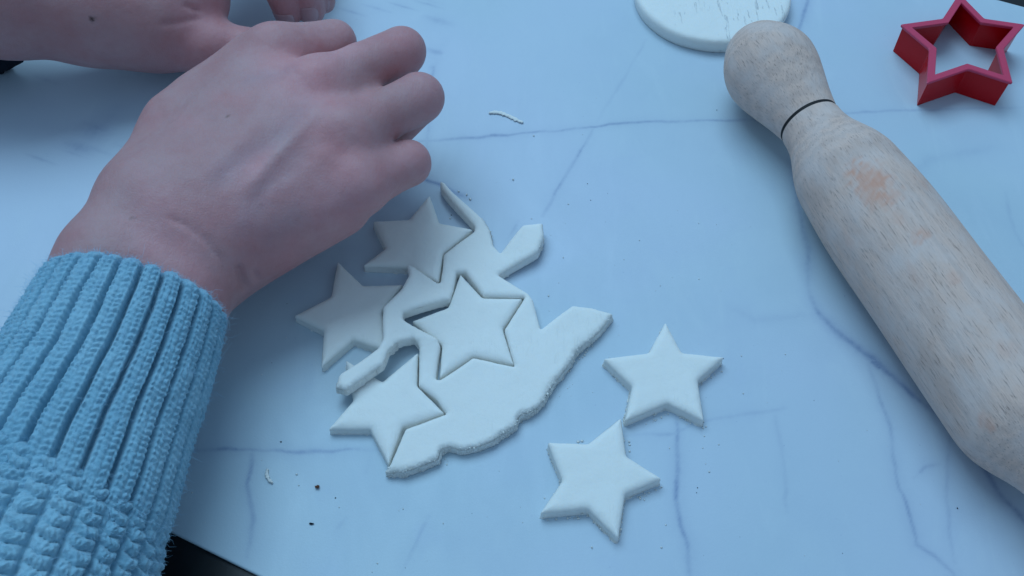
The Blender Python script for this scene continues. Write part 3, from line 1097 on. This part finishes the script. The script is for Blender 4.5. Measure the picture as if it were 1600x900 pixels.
for a_, b_, r0, r1 in (('rw2i1', 'm0m1', 1.42, .98), ('m0m1', 'r0r1', 1.42, .96), ('r0r1', 'p0p1', 1.4, .92)):   # flesh between the bones
    A0, A1, B0, B1 = J[a_[:-2]], J[a_[-2:]], J[b_[:2]], J[b_[2:]]
    c((A0 + B0) / 2, A0 * .06 + A1 * .44 + B0 * .06 + B1 * .44 - np.array([0, 0, .08]), r0, r1, .9)
c(P(342, 412, 2.8), P(528, 322, 3.5), 1.45, 1.15, .9)              # heel of the hand, little-finger side
c(P(300, 330, 3.2), P(470, 190, 4.2), 1.4, 1.3, .8)                # palm
c(P(215, 335, 3.6), P(318, 182, 3.3), 1.45, 1.25, .9)              # ball of the thumb
c(P(228, 295, 4.0), P(285, 205, 3.9), 1.2, 1.3, 1.0)
c(P(290, 200, 4.0), P(405, 98, 4.7), 1.28, 1.02, 1.0)              # web
c(P(330, 160, 4.0), P(395, 105, 4.6), 1.15, 1.0, .9)
c(P(455, 96, 5.1), P(500, 84, 4.75), .85, .72, .6)
c(P(535, 172, 5.2), P(568, 152, 4.85), .85, .72, .6)
c(P(560, 255, 4.8), P(585, 245, 4.4), .8, .65, .6)
for q, r in (('i1', .81), ('m1', .84), ('r1', .84), ('p1', .77)):  # knuckles
    c(J[q] + np.array([0.05, 0.05, .16]), J[q] + np.array([.25, .1, .08]), r, r, .7)
fg = Field((-26, -16, -0.3), (0.5, 17, 8.5), 0.11)
PIP = {'i': P(522, 66, 4.7), 'm': P(628, 80, 4.9), 'r': P(655, 153, 4.7), 'p': P(637, 255, 3.95)}
RAD = {'i': (1.0, .90, .78, .66), 'm': (1.0, .96, .80, .68), 'r': (.98, .97, .78, .66), 'p': (.93, .88, .72, .58)}
DIR = {'i': ((-.35, -.35, -.87), (-.1, -.35, -.93)), 'm': ((-.5, -.15, -.86), (-.55, -.1, -.83)),
       'r': ((-.62, -.12, -.78), (-.7, .1, -.7)), 'p': ((-.80, .12, -.60), (-.85, .25, -.45))}
LEN = {'i': (2.5, 1.7), 'm': (2.8, 1.6), 'r': (2.6, 1.6), 'p': (1.9, 1.4)}
for q in 'imrp':
    ra, rb_, rc, rd = RAD[q]
    a = J[q + '1']; b = PIP[q]
    d1 = np.array(DIR[q][0]); d1 /= np.linalg.norm(d1)
    d2 = np.array(DIR[q][1]); d2 /= np.linalg.norm(d2)
    e = b + d1 * LEN[q][0]; g = e + d2 * LEN[q][1]
    f1 = Field((-26, -16, -0.3), (0.5, 17, 8.5), 0.11) if False else None
    m_ = a * .5 + b * .5
    fg.cone(a, m_, ra, ra * .95, .11)
    fg.cone(m_, b, ra * .95, rb_, .11)
    fg.cone(b, e, rb_ * .96, rc, .11)
    fg.cone(e, g, rc, rd, .11)
# thumb reaching under the palm
fg.cone(P(318, 180, 3.2), P(415, 128, 2.5), 1.2, 1.0, .1)
fg.cone(P(415, 128, 2.5), P(500, 125, 1.5), .95, .75, .1)
fl.merge(fg, .45)
V, F = surface_nets(fl)
V = lap(V, F, 4)
N = normals(V, F)
px, py = project(V)
facing = np.clip(N @ np.array([0, -.45, .89]), 0, 1)


def ridge(pts, width, amp):
    """raised tendon / vein (or a groove) drawn along pixels on the back of the hand"""
    q = np.array(pts, float)
    d = np.full(len(V), 1e9); tt = np.zeros(len(V)); n = len(q) - 1
    for i in range(n):
        ab = q[i + 1] - q[i]
        t = np.clip(((px - q[i][0]) * ab[0] + (py - q[i][1]) * ab[1]) / (ab @ ab), 0, 1)
        di = np.hypot(px - q[i][0] - t * ab[0], py - q[i][1] - t * ab[1])
        m = di < d
        d[m] = di[m]; tt[m] = (i + t[m]) / n
    fade = np.clip(np.minimum(tt, 1 - tt) * 5 + 0.05, 0, 1)
    return amp * fade * np.exp(-(d / width) ** 2) * (facing > 0.1)


top_side = facing > 0.25
disp = np.zeros(len(V))
disp += ridge([(515, 150), (480, 190), (440, 232), (405, 275), (378, 310)], 13, .10)
disp += ridge([(462, 110), (410, 175), (350, 250), (310, 300)], 15, .04)
disp += ridge([(545, 215), (480, 262), (420, 310), (372, 345)], 15, .03)
disp += ridge([(558, 295), (490, 335), (420, 372)], 16, .015)
disp += ridge([(500, 140), (448, 205), (400, 232), (350, 265), (318, 300)], 20, -.065)
disp += ridge([(500, 210), (450, 260), (410, 300), (385, 345)], 20, -.055)
disp += ridge([(470, 95), (440, 118), (400, 122), (375, 130)], 12, .03)
disp += ridge([(390, 110), (450, 124), (465, 120)], 10, .02)
# wrist creases
disp += ridge([(250, 335), (290, 352), (320, 375), (345, 405), (358, 440)], 4.5, -.07)
disp += ridge([(275, 330), (310, 355), (338, 385), (360, 420)], 5, -.03)
disp += ridge([(372, 412), (378, 432), (386, 456)], 6, -.16)
disp += ridge([(396, 420), (404, 440)], 5, -.08)
# skin folds over the little-finger knuckle and pips
for k_ in range(6):
    disp += ridge([(532 + 8 * k_, 298 + 2 * k_), (542 + 7 * k_, 330 - 3 * k_)], 2.6, -.022)
for (x_, y_, s_) in ((546, 214, 1), (476, 128, 1), (432, 72, 1)):
    for k_ in range(-2, 3):
        disp += ridge([(x_ + 7 * k_ - 8, y_ - 14 + 6 * k_), (x_ + 7 * k_, y_ + 2 + 5 * k_), (x_ + 7 * k_ + 4, y_ + 18 + 6 * k_)], 2.6, -.012)
disp += 0.012 * fbm(V[:, 0] * 1.3, V[:, 1] * 1.3 + V[:, 2], 5, 3)
V = V + N * disp[:, None]


def blob(x, y, r, mx=1.0):
    return mx * np.exp(-((px - x) ** 2 + (py - y) ** 2) / r ** 2)


def skin_tint(V, red, blue, pale, base=(0.455, 0.265, 0.265)):
    c_ = np.tile(np.array(base), (len(V), 1))
    red = np.clip(red, 0, 1)[:, None]; blue = np.clip(blue, 0, 1)[:, None]; pale = np.clip(pale, 0, 1)[:, None]
    c_ = c_ * (1 - red) + np.array([.64, .315, .325]) * red
    c_ = c_ * (1 - blue) + np.array([.33, .25, .285]) * blue
    c_ = c_ * (1 - pale) + np.array([.54, .39, .39]) * pale
    return c_


red = blob(430, 90, 55, .45) + blob(490, 130, 60, .75) + blob(545, 215, 40, .3) + blob(550, 305, 60, .5) + blob(640, 70, 45, .45) + blob(675, 150, 40, .45) + blob(655, 250, 45, .5) + blob(540, 60, 45, .45)
red += blob(390, 270, 45, .25) + blob(250, 340, 50, .25) + blob(480, 360, 130, .6) + blob(250, 410, 70, .45) + blob(330, 340, 60, .2) + blob(405, 255, 22, .3)  # wide low blob puts the shaded side's warm cast into the skin colour
red += 0.25 * np.clip(fbm(px / 38, py / 38, 6, 3), 0, 1)
blue = ridge([(500, 140), (448, 205), (400, 232), (350, 265), (318, 300)], 18, .35) + ridge([(500, 210), (450, 260), (410, 300), (385, 345), (360, 380)], 20, .3) + ridge([(480, 320), (440, 350), (400, 380)], 18, .25)
blue += ridge([(470, 98), (440, 118), (400, 122), (375, 130)], 10, .25)
pale = ridge([(512, 152), (480, 190), (440, 232), (405, 275)], 9, .35) + blob(545, 218, 14, .35) + blob(440, 45, 22, .3)
tint = skin_tint(V, red, blue, pale)
for (x_, y_, r_) in ((207, 341, 2.4), (355, 182, 1.6)):
    k_ = blob(x_, y_, r_)[:, None] * (facing > .1)[:, None]
    tint = tint * (1 - k_) + np.array([.16, .09, .07]) * k_
hand = mesh('right_hand', V, F, M_SKIN, person, attrs={'tint': tint})
hand.name = 'hand'
tag(hand, 'right hand seen from its back with fingers curled down')

# ---- left forearm and hand, at the top edge
fl = Field((-42, 6, -0.2), (-2, 36, 12.5), 0.13)
c = fl.cone
c(P(-330, -60, 5.4), P(0, -18, 4.7), 3.3, 2.72, .6)
c(P(0, -18, 4.7), P(150, 10, 3.5), 2.72, 2.42, .8)
c(P(150, 10, 3.5), P(235, 26, 2.75), 2.42, 2.25, .8)
c(P(235, 26, 2.75), P(285, -5, 3.0), 2.2, 2.05, .8)
c(P(200, -40, 4.0), P(280, -60, 4.0), 1.8, 1.7, .8)
# palm rises beyond the frame, thumb comes forward
c(P(275, -25, 3.3), P(330, -120, 4.6), 1.55, 1.15, .6)
c(P(265, -60, 3.8), P(345, -170, 5.0), 1.5, 1.1, .6)
c(P(250, -90, 4.2), P(320, -210, 5.2), 1.4, 1.0, .6)
c(P(268, 52, 2.2), P(322, 70, 1.9), 1.5, 1.25, .6)
c(P(322, 70, 1.9), P(395, 82, 1.5), 1.2, 1.0, .4)
c(P(395, 82, 1.5), P(462, 93, 1.2), 1.0, .78, .3)
fg = Field((-42, 6, -0.2), (-2, 36, 12.5), 0.13)
FL = [((330, -120, 4.6), (412, -62, 4.2), (438, -18, 2.6), (450, 20, 1.2), (.98, .90, .78, .64)),
      ((345, -170, 5.0), (448, -92, 4.4), (476, -30, 2.6), (487, 16, 1.2), (.95, .88, .78, .64)),
      ((320, -210, 5.2), (455, -140, 4.4), (498, -50, 2.6), (507, 4, 1.1), (.9, .8, .70, .52)),
      ((300, -230, 5.2), (430, -190, 4.2), (490, -110, 2.6), (505, -40, 1.2), (.8, .7, .6, .5))]
for a, b, d, e, r in FL:
    a, b, d, e = P(*a), P(*b), P(*d), P(*e)
    fg.cone(a, b, r[0], r[1], .08); fg.cone(b, d, r[1], r[2], .08); fg.cone(d, e, r[2], r[3], .08)
fl.merge(fg, .35)
V, F = surface_nets(fl)
V = lap(V, F, 3)
N = normals(V, F)
px, py = project(V)
facing = np.clip(N @ np.array([0, -.6, .8]), 0, 1)
disp = ridge([(316, 18), (300, 12), (285, 6)], 4, -.10) + ridge([(318, 28), (300, 30), (270, 36), (245, 38)], 5, -.08) + ridge([(290, 98), (275, 85), (262, 78)], 8, -.04)
disp += 0.015 * fbm(V[:, 0] * 1.2, V[:, 1] * 1.2 + V[:, 2], 8, 3)
V = V + N * disp[:, None]
red = blob(330, 65, 75, .7) + blob(180, 60, 60, .2) + blob(460, 10, 60, .5) + blob(300, 20, 30, .3) + .25 * np.clip(fbm(px / 40, py / 40, 4, 3), 0, 1)
tint = skin_tint(V, red, np.zeros(len(V)), np.zeros(len(V)))
k_ = np.clip(1.6 * blob(144.5, 30, 3.4), 0, 1)[:, None] * (facing > .05)[:, None]
tint = tint * (1 - k_) + np.array([.05, .025, .02]) * k_
lh = mesh('hand', V, F, M_SKIN, person, attrs={'tint': tint})
tag(lh, 'left forearm with a small mole, hand pinching clay behind the right hand')


def nail(a, b, r, parent, nrm):
    """curved fingernail plate near the end b of a finger a-b"""
    d = (b - a) / np.linalg.norm(b - a)
    nrm = nrm - d * (nrm @ d); nrm /= np.linalg.norm(nrm)
    s = np.cross(d, nrm)
    V, F = [], []
    nu, nv = 11, 9
    for i in range(nv):
        v_ = i / (nv - 1)
        for j in range(nu):
            u_ = (j / (nu - 1) - .5) * 2
            w_ = .98 * (1 - .35 * abs(2 * v_ - 1) ** 4)
            an = u_ * w_
            p = b + d * (-.62 + 1.05 * v_) * r * 1.1 + (nrm * math.cos(an) + s * math.sin(an)) * (r * 1.03) * (1 - .10 * v_ * v_)
            V.append(p)
    for i in range(nv - 1):
        for j in range(nu - 1):
            F.append((i * nu + j, i * nu + j + 1, (i + 1) * nu + j + 1, (i + 1) * nu + j))
    o = mesh('fingernail', V, F, M_NAIL, parent)
    md = o.modifiers.new('solid', 'SOLIDIFY'); md.thickness = 0.0005; md.offset = 0
    return o


for a, b, d, e, r in FL[:3]:
    nail(P(*d), P(*e), r[3], lh, np.array([-.3, -.8, .55]))

# ------------------------------------------------------------------ knitted sleeve
AX = np.array([P(217, 455, 3.9), P(190, 520, 3.8), P(156, 600, 3.7), P(106, 700, 3.65), P(54, 800, 3.65), P(2, 900, 3.7), P(-55, 1010, 3.75), P(-128, 1150, 3.8), P(-270, 1430, 3.9)])
ln = np.r_[0, np.cumsum(np.linalg.norm(np.diff(AX, axis=0), axis=1))]


def axis_at(s):
    p = np.stack([np.interp(s, ln, AX[:, i]) for i in range(3)], -1)
    p1 = np.stack([np.interp(s + .4, ln, AX[:, i]) for i in range(3)], -1)
    p0 = np.stack([np.interp(s - .4, ln, AX[:, i]) for i in range(3)], -1)
    t_ = p1 - p0
    t_ /= np.linalg.norm(t_, axis=-1)[..., None]
    sd = np.stack([-t_[..., 1], t_[..., 0], 0 * t_[..., 0]], -1)
    sd /= np.linalg.norm(sd, axis=-1)[..., None]
    u_ = np.cross(t_, sd)
    u_ *= np.sign(u_[..., 2:3])
    return p, t_, sd, u_


def sleeve(name, s0, s1, ds, ncol, per, wfun, hfun, relief, mat, roll=0.0, skew=0.0):
    s = np.arange(s0, s1, ds)
    n = ncol * per
    ph = np.linspace(0, 2 * math.pi, n, endpoint=False)
    S, PH = np.meshgrid(s, ph, indexing='ij')
    p, t_, sd, u_ = axis_at(S + skew * np.cos(PH - .5) * np.clip(1 - (S - s0) / 5, 0, 1))
    a = wfun(S); b = hfun(S)
    # even spacing round an ellipse is near enough
    rel, push = relief(S, PH / (2 * math.pi) * ncol + roll)
    nn = sd * (np.cos(PH) / a)[..., None] + u_ * (np.sin(PH) / b)[..., None]
    nn /= np.linalg.norm(nn, axis=-1)[..., None]
    pts = p + sd * (a * np.cos(PH))[..., None] + u_ * (b * np.sin(PH))[..., None] + nn * rel[..., None] + t_ * push[..., None]
    pts[..., 2] = np.maximum(pts[..., 2], 0.03)
    V = pts.reshape(-1, 3)
    I = np.arange(len(V)).reshape(S.shape)
    I2 = np.roll(I, -1, 1)
    F = np.stack([I[:-1], I[1:], I2[1:], I2[:-1]], -1).reshape(-1, 4)
    return V, F, pts, nn


def rib_relief(S, C):
    wander = 0.05 * vnoise(S * 0.55, np.floor(C + .5) * 3.7, 6) + 0.03 * vnoise(S * 1.9, np.floor(C + .5) * 2.1, 8)
    C = C + wander * np.abs(np.cos(math.pi * C))
    u = (C % 1.0) - 0.5                      # across one rib
    col = np.floor(C)
    x = np.abs(u) * 2                        # 0 at the crown, 1 in the groove
    gw = 0.66 + 0.06 * vnoise(S * 1.3, col * 2.9, 9)
    prof_ = 1 - np.clip((x - gw) / (0.97 - gw), 0, 1)
    prof_ = prof_ * prof_ * (3 - 2 * prof_)
    rel = 0.36 * prof_ - 0.05 * x * x
    # rows of v stitches running along each rib
    k = np.abs(((u * 2 + .5) % 1.0) - .5) * 2
    pitch = 0.20
    wob = 0.35 * vnoise(S * 2.4, col * 1.3, 2) + 0.9 * hash2(col, col * 0, 3)
    ph = S / pitch + wob + 0.5 * k
    st = 0.5 + 0.5 * np.cos(2 * math.pi * ph)
    soft = 0.8 + 0.3 * vnoise(S * 3.1, C * 4.3, 12)
    braid = np.sqrt(np.clip(1 - (np.abs(k - .5) * 1.9) ** 2, 0, 1))
    rel = rel + soft * (0.075 * st ** .8 * braid + 0.02 * braid) * (0.3 + .7 * prof_)
    # purl ladders down in the grooves
    rel = rel + 0.035 * (0.5 + 0.5 * np.cos(2 * math.pi * (S / 0.17 + .3 * vnoise(S * 2, col, 3)))) * (1 - prof_)
    rel = rel + 0.022 * vnoise(S * 9, C * 11, 4) + 0.016 * vnoise(S * 19, C * 17, 14) + 0.025 * fbm(S * 1.1, C * 1.5, 7)
    # rolled edge at the wrist
    e = np.clip(1 - S / 0.35, 0, 1)
    rel = rel * (1 - .5 * e) - 0.30 * e ** 2
    push = 0.07 * fbm(C * .8, C * 0, 4) * np.clip(1 - S, 0, 1) - 0.05 * np.cos(u * 2 * math.pi) * np.clip(1 - S * 2, 0, 1)
    return rel, push


cuffw = lambda S: 2.62 + 0.66 * np.clip(S / 6, 0, 1.2) + 0.05 * np.sin(S * 1.1)
cuffh = lambda S: 2.35 + 0.42 * np.clip(S / 5, 0, 1.2)
slv = empty('knit_sleeve', (0, 0, 0))
slv.parent = person
slv.matrix_parent_inverse = Matrix.Translation((0.12, -0.02, 0))
WORG[slv.name] = (0, 0, 0)
NR = 27
V1, F1, pts1, nn1 = sleeve('ribbed_cuff', 0.0, 9.4, 0.036, NR, 26, cuffw, cuffh, rib_relief, M_WOOL)
cuff = mesh('ribbed_cuff', V1, F1, M_WOOL, slv)


def chunky(S, C):
    C = C + 0.10 * vnoise(S * 0.7, np.floor(C + .5) * 3.1, 6) * np.abs(np.cos(math.pi * C))
    u = (C % 1.0) - .5
    col = np.floor(C)
    pitch = .50
    ph = S / pitch + .5 * (col % 2) + .45 * vnoise(S * .8, col * 1.7, 3)
    row = np.floor(ph)
    zig = .13 * np.sin(math.pi * ph + col)
    x = np.clip(np.abs(u - zig * (1 - 4 * u * u)) * 2, 0, 1)
    prof_ = np.sqrt(np.clip(1 - x ** 2.2, 0, 1)) * np.clip((.5 - np.abs(u)) * 9, 0, 1)
    q = ph + .35 * x                              # rounded lower lip on each stitch
    lob = np.abs(np.sin(math.pi * q)) ** .55
    rel = prof_ * (0.13 + 0.22 * lob)
    # the two plies that make up each loop
    ply = np.cos(2 * math.pi * (2.6 * x - .9 * np.abs(np.sin(math.pi * q))))
    rel = rel + .028 * ply * prof_ * lob + .03 * vnoise(S * 9, C * 6, 5) + .02 * vnoise(S * 19, C * 13, 15) + .05 * fbm(S * .9, C * .9, 2)
    e = np.clip(1 - (S - SB0) / .55, 0, 1)
    rel = rel * (1 - .4 * e) - .42 * e ** 2
    push = np.zeros_like(S)
    return rel, push


SB0 = 5.9
bodw = lambda S: 3.40 + 0.60 * np.clip((S - SB0) / 3.5, 0, 1.3)
bodh = lambda S: 2.92 + 0.42 * np.clip((S - SB0) / 3.5, 0, 1.3)
V2, F2, pts2, nn2 = sleeve('sleeve_body', SB0, 15.5, 0.042, 30, 24, bodw, bodh, chunky, M_WOOL, skew=1.0)
body_k = mesh('sleeve_body', V2, F2, M_WOOL, slv)


def fuzz(name, sources, n, lmin, lmax, rad, mat, parent):
    cu = bpy.data.curves.new(name, 'CURVE')
    cu.dimensions = '3D'
    cu.bevel_depth = rad * CM
    cu.bevel_resolution = 0
    org = np.array(WORG.get(parent.name, (0, 0, 0)))
    for pts, nn, cnt, amax in sources:
        ns, nc = pts.shape[:2]
        for _ in range(cnt):
            i = int(ns * rng.random() ** 1.2 * amax); j = rng.integers(nc)
            if nn[i, j][2] < -.45: continue
            p = pts[i, j]; d = nn[i, j] * .55 + rng.normal(0, .6, 3)
            d /= np.linalg.norm(d)
            L = rng.uniform(lmin, lmax) * (1 if rng.random() > .06 else 2.2)
            q = p + d * L * .5 + rng.normal(0, .25, 3) * L
            e = q + d * L * .4 + rng.normal(0, .35, 3) * L
            sp_ = cu.splines.new('POLY')
            sp_.points.add(3)
            m_ = (p + q) / 2 + rng.normal(0, .08, 3) * L
            for pt, co in zip(sp_.points, (p - nn[i, j] * .02, m_, q, e)):
                pt.co = (*(co * CM - org), 1)
                pt.radius = 1.0
            sp_.points[3].radius = .4
    cu.materials.append(mat)
    o = bpy.data.objects.new(name, cu)
    COL.objects.link(o); o.parent = parent
    tag(o, kind='stuff')
    return o


fuzz('wool_fuzz', [(pts1, nn1, 9000, 1.0), (pts1, nn1, 1500, .05), (pts2, nn2, 6000, .6)], 0, .08, .22, .0034, M_FIBRE, slv)

# ------------------------------------------------------------------ dark cloth at the left edge
def lump(name, c, r, mat, seed, label, cat, squash=.6, n=20, amp=.25, group=None):
    V, F = [], []
    for i in range(n + 1):
        th = math.pi * i / n
        for j in range(2 * n):
            ph = math.pi * j / n
            d = np.array([math.sin(th) * math.cos(ph), math.sin(th) * math.sin(ph), math.cos(th)])
            k = 1 + amp * float(fbm(d[0] * 2 + seed, d[1] * 2 + d[2] * 1.3, seed, 3))
            V.append((c[0] + r[0] * k * d[0], c[1] + r[1] * k * d[1], max(.004, c[2] + r[2] * k * d[2])))
    for i in range(n):
        for j in range(2 * n):
            a, b = i * 2 * n + j, i * 2 * n + (j + 1) % (2 * n)
            F.append((a, a + 2 * n, b + 2 * n, b))
    o = mesh(name, V, F, mat)
    tag(o, label, cat, group)
    return o


lump('dark_cloth', P(-38, 92, .9), (1.75, .8, .9), M_CLOTH, 3, 'bunched black cloth at the left edge under the forearm', 'cloth', amp=.5)


# ------------------------------------------------------------------ shavings and crumbs
def shaving(pxs, width, seed, label, curl=.12):
    q = np.array([P(x, y, 0)[:2] for x, y in pxs])
    t_ = np.linspace(0, 1, len(q)); tf = np.linspace(0, 1, 46)
    pth = np.stack([np.interp(tf, t_, q[:, i]) for i in range(2)], -1)
    pth = np.stack([np.convolve(np.pad(pth[:, i], 4, 'edge'), np.ones(9) / 9, 'valid') for i in range(2)], -1)
    d = np.gradient(pth, axis=0); d /= np.linalg.norm(d, axis=1)[:, None]
    nr = np.c_[-d[:, 1], d[:, 0]]
    V = []
    m = 9
    for i in range(46):
        ww = width * (math.sin(math.pi * (0.06 + .88 * tf[i])) ** .45) * (1 + .35 * vnoise(i * .7, 0, seed))
        for j in range(m):
            a = 2 * math.pi * j / m
            o_ = math.cos(a) * ww + .022 * vnoise(i * 1.3, j * 1.7, seed)
            z_ = .045 + math.sin(a) * .035 + curl * (tf[i] - .5) ** 2 * .5 + .012 * vnoise(i, j, seed + 1)
            V.append((*(pth[i] + nr[i] * o_), max(.003, z_)))
    F = []
    for i in range(45):
        for j in range(m):
            a, b = i * m + j, i * m + (j + 1) % m
            F.append((a, a + m, b + m, b))
    F.append(tuple(range(m))); F.append(tuple(45 * m + j for j in range(m))[::-1])
    o_ = mesh('clay_shaving', V, F, M_CRUMB)
    tag(o_, label, 'clay shaving', 'thin clay shavings')


shaving([(762, 178), (778, 176), (795, 182), (808, 189), (818, 193)], .10, 3, 'thin white clay shaving on the sheet right of the ring finger')
shaving([(419, 733), (417, 742), (420, 750), (427, 756)], .06, 6, 'small curled white clay shaving on the sheet near the sleeve')

lump('brown_crumb', P(495.5, 760.5, .07), (.085, .06, .06), M_BROWN, 5, 'tiny brown crumb on the sheet below the leftover clay', 'crumb', n=8, amp=.9)
lump('grey_speck', P(486.5, 818, .04), (.075, .03, .03), M_CLOTH, 9, 'tiny dark elongated speck on the sheet below the brown crumb', 'speck', n=8, amp=.5)


def crumbs(spots, name, mat, seed):
    r_ = random.Random(seed)
    V, F = [], []
    for (x, y, r) in spots:
        c_ = P(x, y, r * .55)
        b = len(V)
        pts = [(1, 0, 0), (-1, 0, 0), (0, 1, 0), (0, -1, 0), (0, 0, .8), (0, 0, -.6)]
        for p in pts:
            k = r_.uniform(.6, 1.4) * r
            V.append((c_[0] + p[0] * k + r_.uniform(-.2, .2) * r, c_[1] + p[1] * k + r_.uniform(-.2, .2) * r, max(.002, c_[2] + p[2] * k)))
        for f in ((0, 2, 4), (2, 1, 4), (1, 3, 4), (3, 0, 4), (2, 0, 5), (1, 2, 5), (3, 1, 5), (0, 3, 5)):
            F.append(tuple(b + i for i in f))
    o_ = mesh(name, V, F, mat, attrs={'rough': [.4] * len(V)})
    tag(o_, kind='stuff')
    return o_


sp_w = [(834, 212, .05), (463, 741, .05), (703, 341, .05), (735, 311, .06), (729, 304, .06), (717, 299, .05), (802, 280, .06), (760, 694, .09), (770, 688, .05), (880, 402, .04), (857, 462, .04), (1046, 700, .03), (1098, 700, .03), (1108, 737, .04), (975, 405, .03),
        (909, 689, .06), (903, 690, .05), (925, 855, .05), (1033, 855, .04), (1040, 820, .03), (630, 795, .03), (590, 880, .03), (300, 770, .03), (984, 695, .04), (984, 705, .04), (983, 690, .05)]
r_ = random.Random(4)
for _ in range(150):
    x, y = r_.gauss(820, 260), r_.gauss(560, 190)
    sp_w.append((x, y, r_.choice([.012, .016, .02, .03])))
# crumbs shed along the torn edge and under the cut stars
for (x0, y0), (x1, y1), n_ in (((940, 520), (860, 612), 22), ((850, 628), (770, 690), 22), ((760, 694), (620, 742), 26), ((1000, 664), (1060, 640), 8), ((1060, 650), (1105, 668), 12), ((1092, 600), (1132, 574), 12),
                              ((848, 812), (915, 806), 14), ((980, 786), (1034, 760), 14), ((930, 815), (965, 850), 8), ((540, 612), (590, 580), 10), ((845, 372), (842, 402), 10), ((692, 300), (715, 328), 10)):
    for _ in range(n_):
        t_ = r_.random()
        sp_w.append((x0 + (x1 - x0) * t_ + r_.gauss(0, 2), y0 + (y1 - y0) * t_ + abs(r_.gauss(0, 2)), r_.uniform(.015, .045)))
crumbs(sp_w, 'clay_crumbs', M_CRUMB, 3)
sp_d = [(r_.uniform(380, 1500), r_.uniform(230, 890), r_.choice([.01, .014, .02])) for _ in range(22)]
sp_d += [(439, 690, .035), (524, 778, .025), (1090, 762, .02), (1496, 794, .03), (1120, 172, .03), (918, 287, .02), (705, 336, .03), (580, 292, .02)]
crumbs(sp_d, 'dark_specks', M_CLOTH, 8)

sc.render.engine = 'CYCLES'
